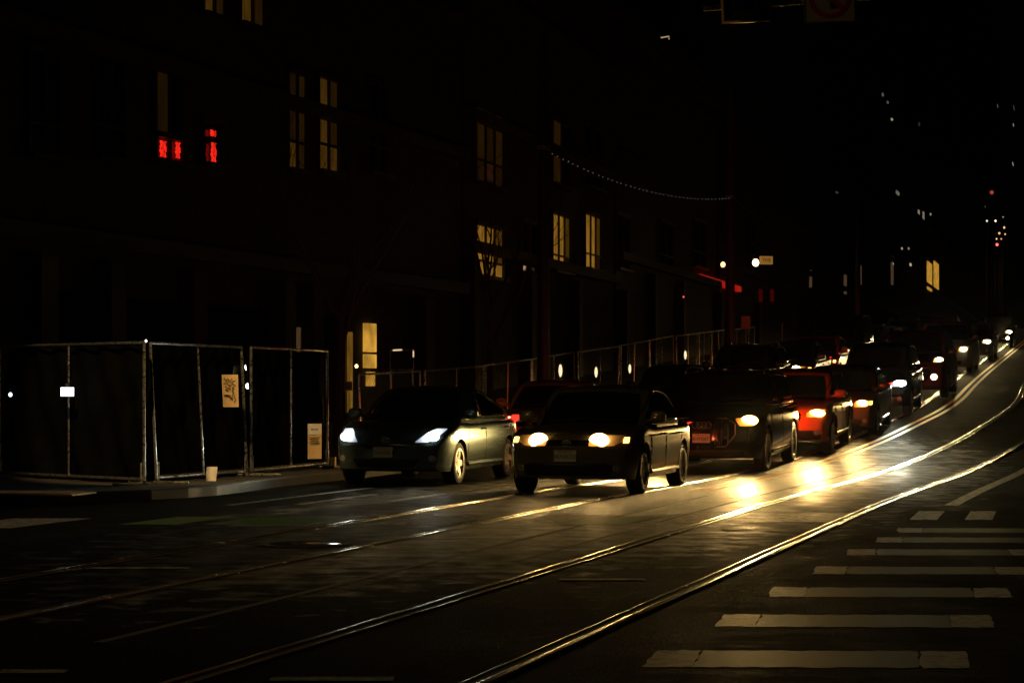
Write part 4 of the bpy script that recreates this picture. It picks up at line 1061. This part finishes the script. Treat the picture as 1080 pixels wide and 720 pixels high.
# farther buildings
D_ = Bld('tall dark building uphill with two gold lit panes at street level', 94, 121, 20, M['wall B'])
strip(D_, 979.5, 984, 277, 306, lit('gold pane', (1, .5, .06), .45, 1), 'lit_pane'); strip(D_, 986.5, 991, 277, 304, lit('gold pane', (1, .5, .06), .45, 1), 'lit_pane')
for (x0, x1, y0, y1) in ((857, 858, 285, 303), (893, 894.5, 290, 310), (909, 910, 280, 300), (942, 943.5, 277, 300)): strip(D_, x0, x1, y0, y1, lit('faint pane', (1, .6, .3), .05), 'lit_pane')
E_ = Bld('high dark block uphill with scattered tiny white windows', 122, 190, 34, M['wall A'], floors=(4.4, 9, 14))
for (x, y, w_, h_, st) in ((970.5, 226, 2, 9, .5), (975.5, 228, 2, 9, .4), (983, 226, 1.2, 2, .6), (948.5, 203.5, 6, 3, .35), (933, 100, 1.6, 3, .2), (938, 108, 1.6, 2, .2), (942.5, 126, 1.8, 1.8, .8), (953, 262, 1.5, 2, .7), (960, 262, 1.5, 2, .6), (943, 278, 3, 2, 1.2), (962, 279, 2.5, 2.5, .9), (885, 203, 3, 1.5, .1), (971, 131, 1.5, 3, .05)):
    w_ *= .4; strip(E_, x - w_ / 2, x + w_ / 2, y - h_ / 2, y + h_ / 2, lit('tiny window %.2f' % st, (1, .85, .6), st * .4, 1), 'lit_window')
G_ = Bld('farthest dark tower with a few lit windows at the right edge', 192, 420, 60, M['wall B'], floors=(6, 12))
for (x, y, w_, h_, st) in ((1053, 112, 3, 2, .15), (1070, 114, 4, 2, .12), (1069.5, 132, 2, 2, .6), (1069, 173, 4, 1.5, .8), (1040, 218, 3, 1.5, .08)):
    w_ *= .22; strip(G_, x - w_ / 2, x + w_ / 2, y - h_ / 2, y + h_ / 2, lit('tiny window %.2f' % st, (1, .85, .6), st * .4, 1), 'lit_window')
# far street lamps and signals up the hill
far = [(1041, 233, .10, (1, .9, .7), 1.2), (1050, 233, .12, (1, .75, .4), 1.5), (1059, 240, .12, (1, .55, .2), 1.2), (1054, 246, .12, (1, .5, .15), 1.2), (1060, 247, .10, (1, .5, .2), 1.0),
       (1051, 252, .1, (1, .6, .25), 1.2), (1051.5, 258, .16, (1, .12, .1), 2.5), (1058, 229, .08, (.6, .8, .6), .4), (1046, 203, .14, (1, .12, .08), .35), (1056, 252, .09, (1, .5, .2), .8)]
ords = ['leftmost pale', 'pale top', 'amber top right', 'amber middle', 'orange lower right', 'amber lower left', 'bright red lowest', 'faint greenish', 'dim red, on the wire', 'orange lowest right']
for (x, y, r_, col, st), o_ in zip(far, ords):
    Yf = 230 if y > 210 else 150
    q = at(x, y, Yf); t = thing('far_street_lamp', 'tiny distant street lamp uphill, the %s one of the cluster' % o_, 'street lamp', (q.x, q.y, zg(Yf)), group='distant lamps up the hill')
    b = MB(); b.lathe([(.0001, -r_)] + [(r_ * math.cos(R(a)), r_ * math.sin(R(a))) for a in range(-60, 61, 30)] + [(.0001, r_)], c=(0, 0, q.z - zg(Yf)), n=8); b.build('lamp_globe', emis('far glow ' + o_, col, st), t, True, 60)
    b = MB(); b.tube([(0, 0, -.3), (0, 0, q.z - zg(Yf) - r_)], [.09, .05], 6); b.build('post', M['plastic'], t)

# ------------------------------------------------------------------ poles, string of lights, wire
def tall_pole(label, px, Y, h, m, attach):
    q = at(px, 400, Y); z0 = zg(Y) + H_K; t = thing('tall_pole', label, 'pole', (q.x, Y, z0))
    b = MB(); b.tube([(0, 0, .3), (0, 0, h * .5), (0, 0, h)], [.15, .125, .085], 12); b.build('shaft', m, t, True)
    b = MB(); b.lathe([(.27, 0), (.27, .04), (.2, .08), (.19, .5), (.155, .56)], n=14); b.build('base', m, t, True)
    b = MB(); b.lathe([(.11, attach - .05), (.135, attach - .04), (.135, attach + .04), (.11, attach + .05)], n=12); b.build('collar', M['steel'], t, True)
    b = MB(); b.lathe([(.09, h), (.075, h + .06), (.001, h + .12)], n=10); b.build('finial', m, t, True)
    return t
Y1p, Y2p = 46.5, 60.5
a1 = at(567, 156, Y1p); a2 = at(767, 208, Y2p)
tall_pole('tall brown pole above the taupe compact car, string of lights tied high on it', 573, Y1p, 8.4, M['pole'], a1.z - zg(Y1p) - H_K)
tall_pole('tall dark red pole by the red neon band', 770, Y2p, 8.2, M['poled'], a2.z - zg(Y2p) - H_K)
x1 = at(573, 156, Y1p); x2 = at(770, 208, Y2p); Y3p = 78; x3 = at(905, 215, Y3p)
t = thing('string_of_lights', 'sagging string of tiny bulbs between the two tall poles', 'string lights', x1)
w_ = MB(); ln = []
for k in range(33): q = k / 32; ln.append(x1.lerp(x2, q) - x1 - Vector((0, 0, .36 * 4 * q * (1 - q))))
w_.tube(ln, .008, 5); w_.build('cable', M['wire'], t)
gl = emis('tiny bulb', (1, .9, .75), .06)
bb0 = None
for k in range(44):
    q = (k + .5 + .3 * random.random()) / 44; pos = x1.lerp(x2, q) - x1 - Vector((0, 0, .36 * 4 * q * (1 - q) + .03))
    if bb0 is None:
        b = MB(); b.lathe([(.0001, -.018), (.014, -.006), (.014, .008), (.0001, .02)], n=6); bb0 = b.build('bulb', gl, t); o = bb0
    else: o = bb0.copy(); COL.objects.link(o); o.parent = t
    o.location = pos
t = thing('trolley_wire', 'thin dark wire sagging uphill from the dark red pole', 'wire', x2)
w_ = MB(); ln = [x2.lerp(x3, k / 24) - x2 - Vector((0, 0, .9 * 4 * (k / 24) * (1 - k / 24))) for k in range(25)]; w_.tube(ln, .009, 5); w_.build('cable', M['wire'], t)
b = MB(); b.tube([(x3 - x2), (x3 - x2) + Vector((0, 0, .01)), Vector((x3.x - x2.x, x3.y - x2.y, zg(Y3p) + H_K - x2.z))], [.07, .07, .12], 10); b.build('end_post', M['pole'], t, True)
# small lamps hung on the fence
for px, py, s_, lab in ((591, 391, 1.15, 'leftmost of the row, right of the brown pole'), (628.5, 392.5, 1, 'second of the row'), (664, 389, .9, 'third of the row, above the compact car roof'), (722.5, 374.5, .95, 'alone left of the second pole')):
    Yl = {591: 48.5, 628.5: 50.7, 664: 53, 722.5: 57.5}[px]
    t = thing('barricade_lamp', 'oval cream lamp on the mesh fence, ' + lab, 'lamp', at(px, py, Yl) + Vector((.0, -.12, 0)), group='cream lamps hanging on the fence')
    b = MB(); b.lathe([(.0001, -.1), (.022, -.075), (.036, -.02), (.034, .04), (.02, .09), (.0001, .1)], n=12); o = b.build('lamp_body', emis('cream lamp', (1, .82, .48), 1.1), t, True, 60); o.scale = (s_, s_, s_ * 1.25)
    b = MB(); b.tube([(0, 0, .1), (0, .06, .2), (0, .12, .2)], .008, 5); b.build('hook', M['steel'], t)
for px, py, Yl, w, h, lab in ((655, 392, 53, .1, .05, 'low glinting tag between the third and second cream lamps'),):
    pass
t = thing('red_lamp', 'small red lamp hanging at the uphill end of the fence', 'lamp', at(825, 374, 66))
b = MB(); b.lathe([(.0001, -.15), (.05, -.11), (.07, -.02), (.055, .08), (.0001, .13)], n=12); b.build('lamp_body', emis('red lamp glow', (1, .03, .03), 1.0), t, True, 60)
b = MB(); b.tube([(0, 0, .13), (0, 0, .95)], .014, 6); b.build('stem', M['steel'], t, True)
# square sign near the second pole
q = at(786.5, 340, 62); t = thing('street_sign', 'dim square sign on a post right of the dark red pole', 'sign', (q.x, q.y, zg(62) + H_K))
b = MB(); b.box((0, 0, q.z - zg(62) - H_K), (.26, .02, .36)); b.build('sign_plate', mat('sign red', (.4, .12, .08), .5), t)
b = MB(); b.tube([(0, .03, 0), (0, .03, q.z - zg(62))], .03, 8); b.build('post', M['steel'], t, True)

# ------------------------------------------------------------------ traffic signal and sign on the mast arm
Ym = 26.0
q0 = at(742, 8.5, Ym); q1 = at(1200, -26, Ym)
t = thing('mast_arm', 'thin steel mast arm over the street at the top of the picture', 'signal mast', (q1.x, Ym, 0))
b = MB(); b.tube([(0, .05, q1.z), (q0.x - q1.x, .05, q0.z)], [.08, .035], 12); b.build('arm', M['steel'], t, True)
b = MB(); b.tube([(0, .05, 0), (0, .05, q1.z + .6)], [.17, .12], 14); b.lathe([(.3, 0), (.3, .06), (.2, .12)], c=(0, .05, 0), n=14); b.build('post', M['steel'], t, True)
q = at(786, 26, Ym); t = thing('traffic_signal', 'black traffic signal in a reflective edged backplate, cut by the top of the picture', 'traffic light', (q.x, Ym - .12, q.z), (0, R(-3), R(-4)))
b = MB(); b.box((0, 0, .58), (.56, .03, 1.16)); b.build('backplate', M['gloss'], t)
b = MB()
for c_, d_ in (((-.275, -.018, .58), (.03, .008, 1.16)), ((.275, -.018, .58), (.03, .008, 1.16)), ((0, -.018, .015), (.52, .008, .03)), ((0, -.018, 1.145), (.52, .008, .03))): b.box(c_, d_)
b.build('reflective_border', noisy(mat('yellow tape', (.85, .5, .1), .25), 20, .3), t)
b = MB(); b.box((0, -.08, .58), (.32, .16, 1.02)); b.build('housing', M['plastic'], t)
for k, (nm, mm) in enumerate((('green_lens', mat('green lens off', (.004, .01, .008), .2)), ('amber_lens', mat('amber lens off', (.012, .007, .001), .2)), ('red_lens', emis('red signal', (1, .03, .01), 2)))):
    z = .25 + k * .33; b = MB(); b.lathe([(.0001, -.17), (.08, -.168), (.125, -.16)], c=(0, 0, z), axis='y', n=20); l_ = b.build(nm, mm, t, True)
    b = MB(); vs = []
    for a in range(-20, 201, 20):
        for yy in (-.16, -.36): vs.append((.14 * math.cos(R(a)), yy, z + .14 * math.sin(R(a))))
    n_ = len(vs) // 2; b.add(vs, [(2 * i, 2 * i + 1, 2 * i + 3, 2 * i + 2) for i in range(n_ - 1)]); b.build('visor', M['plastic'], t, True)
q = at(874.5, 26, Ym); t = thing('no_left_turn_sign', 'dim square no turn sign with a red ring and black arrow, beside the traffic signal', 'sign', (q.x, Ym - .1, q.z), (0, R(-2), 0))
b = MB(); b.box((0, 0, .31), (.61, .01, .61)); b.build('sign_plate', noisy(mat('sign white', (.34, .27, .17), .5), 15, .1), t)
b = MB()
for c_, d_ in (((-.295, -.008, .31), (.012, .004, .6)), ((.295, -.008, .31), (.012, .004, .6)), ((0, -.008, .012), (.58, .004, .012)), ((0, -.008, .608), (.58, .004, .012))): b.box(c_, d_)
b.build('border', M['frame'], t)
b = MB(); b.lathe([(.255, -.012), (.255, -.008), (.2, -.008), (.2, -.012)], c=(0, 0, .31), axis='y', n=40, closed=True); b.box((0, -.010, .31), (.45, .004, .05), 0)
b.v = b.v[:-8] + [Vector((v.x * math.cos(R(-45)) - (v.z - .31) * math.sin(R(-45)), v.y - .004, .31 + v.x * math.sin(R(-45)) + (v.z - .31) * math.cos(R(-45)))) for v in b.v[-8:]]
b.build('prohibition_ring', mat('sign ring red', (.35, .02, .02), .5), t)
b = MB(); b.prism([(.08, -.14), (.08, .1), (-.02, .1), (-.02, .17), (-.16, .06), (-.02, -.05), (-.02, .02), (.0, .02), (.0, -.14)], (0, -.010, .31), (1, 0, 0), (0, 0, 1), (0, -1, 0), .002); b.build('arrow', M['frame'], t)
# little bracket left of the signal, its glint put in as emission
q = at(701, 40, 40); t = thing('lamp_bracket', 'small angled lamp bracket glinting high up left of the traffic signal', 'lamp', q)
b = MB(); b.tube([(-.07, 0, 0), (.08, 0, .025), (.08, 0, -.03)], .012, 6); b.build('glowing_bracket', emis('bracket glint', (1, .75, .35), .4), t, True)
b = MB(); b.tube([(.08, 0, .03), (.3, .5, .3)], .012, 6); b.build('arm', M['plastic'], t, True)

# ------------------------------------------------------------------ bare street trees
def tree(label, px, Y, h, seed):
    random.seed(seed); q = at(px, 400, Y); t = thing('bare_tree', label, 'tree', (q.x, Y, zg(Y) + H_K))
    tr = MB(); br = MB()
    top = Vector((.1, .1, h * .42)); tr.tube([(0, 0, -.05), (.02, 0, h * .2), top], [.11, .085, .06], 9); tr.build('trunk', M['bark'], t, True)
    def grow(p, d, l, r_, lev):
        pts = [p]; rs = [r_]
        for k in range(4):
            d = (d + Vector((random.uniform(-.25, .25), random.uniform(-.25, .25), random.uniform(-.02, .2)))).normalized(); p = p + d * l / 4; pts.append(p); rs.append(r_ * (1 - .16 * (k + 1)))
            if lev > 0 and k > 0:
                a = random.uniform(0, 6.28); e = (d + Vector((math.cos(a), math.sin(a), .2)) * .75).normalized(); grow(p, e, l * .62, rs[-1] * .7, lev - 1)
        br.tube(pts, rs, 4 if lev < 2 else 6)
    for k in range(6):
        a = 1.05 * k + random.random(); grow(top - Vector((0, 0, .18 * k)), Vector((math.cos(a) * .6, math.sin(a) * .6, 1)).normalized(), h * .4, .045, 3)
    br.build('branches', M['bark'], t, True)
tree('slender bare street tree in front of the upstairs amber window of the brown building', 356, 42, 7.0, 5)
tree('bare street tree in front of the lower amber window left of the brown pole', 515, 51, 6.2, 11)

# ------------------------------------------------------------------ street lamp added out of view to light the fence papers and crossing
t = thing('added_street_lamp', 'tall sodium street lamp on the left corner pavement', 'street lamp', (-8.0, 19.5, 0))
b = MB(); b.tube([(0, 0, 0), (0, 0, 8.6)], [.11, .07], 12); b.build('post', M['pole'], t, True)
b = MB(); b.tube([(0, 0, 8.4), (.8, 0, 8.9), (2.2, .3, 9.0)], [.05, .045, .04], 10); b.build('arm', M['pole'], t, True)
b = MB(); b.box((2.5, .35, 9.0), (.7, .28, .14)); b.build('lamp_head', M['plastic'], t)
b = MB(); b.box((2.5, .35, 8.92), (.5, .2, .03)); b.build('lamp_glass', emis('sodium glow', (1, .55, .16), 12), t)
ld = bpy.data.lights.new('added_paper_spot', 'SPOT'); ld.spot_size = R(19.5); ld.spot_blend = .3; ld.energy = 6000; ld.color = (1, .62, .24); ld.shadow_soft_size = .12  # narrow spot added to brighten the papers on the fence
o = bpy.data.objects.new('added_paper_spot', ld); COL.objects.link(o); o.parent = t; o.location = (2.5, .35, 8.85)
aim = Vector((.6, 12, -8)); o.rotation_euler = aim.to_track_quat('-Z', 'Y').to_euler()
ld = bpy.data.lights.new('added_crossing_spot', 'SPOT'); ld.spot_size = R(126); ld.spot_blend = .2; ld.energy = 190; ld.color = (1, .70, .30); ld.shadow_soft_size = .15  # wide spot added to brighten the crossing paint and plates
o = bpy.data.objects.new('added_crossing_spot', ld); COL.objects.link(o); o.parent = t; o.location = (2.5, .35, 8.85); o.rotation_euler = Vector((8.5, .1, -6.9)).to_track_quat('-Z', 'Y').to_euler()
t = thing('manhole_cover', 'wet round manhole cover shining in front of the hatchback', 'manhole cover', ((322 - 540) / 116.4, F / 116.4, 0))
b = MB(); b.lathe([(.0001, .006), (.33, .006), (.345, .002)], n=36); b.build('cover', mat('wet iron', (.25, .24, .22), .16, .8), t, True)
b = MB(); b.lathe([(.35, .002), (.352, .009), (.40, .009), (.41, .001)], n=36); b.build('ring', M['groove'], t, True)

# thin haze added so lamps bloom a little and far cars stand apart
HAZE = 0.00006
if HAZE:
    b = MB(); b.box((100, 310, 34), (480, 680, 84)); hz = b.build('haze', None); hz['kind'] = 'stuff'
    m = bpy.data.materials.new('bloom haze'); m.use_nodes = True; tt = m.node_tree; tt.nodes.remove(tt.nodes['Principled BSDF'])
    pv = tt.nodes.new('ShaderNodeVolumePrincipled'); pv.inputs['Density'].default_value = HAZE; pv.inputs['Anisotropy'].default_value = .98; pv.inputs['Color'].default_value = (1, 1, 1, 1)
    tt.links.new(pv.outputs[0], tt.nodes['Material Output'].inputs['Volume']); hz.data.materials.append(m)
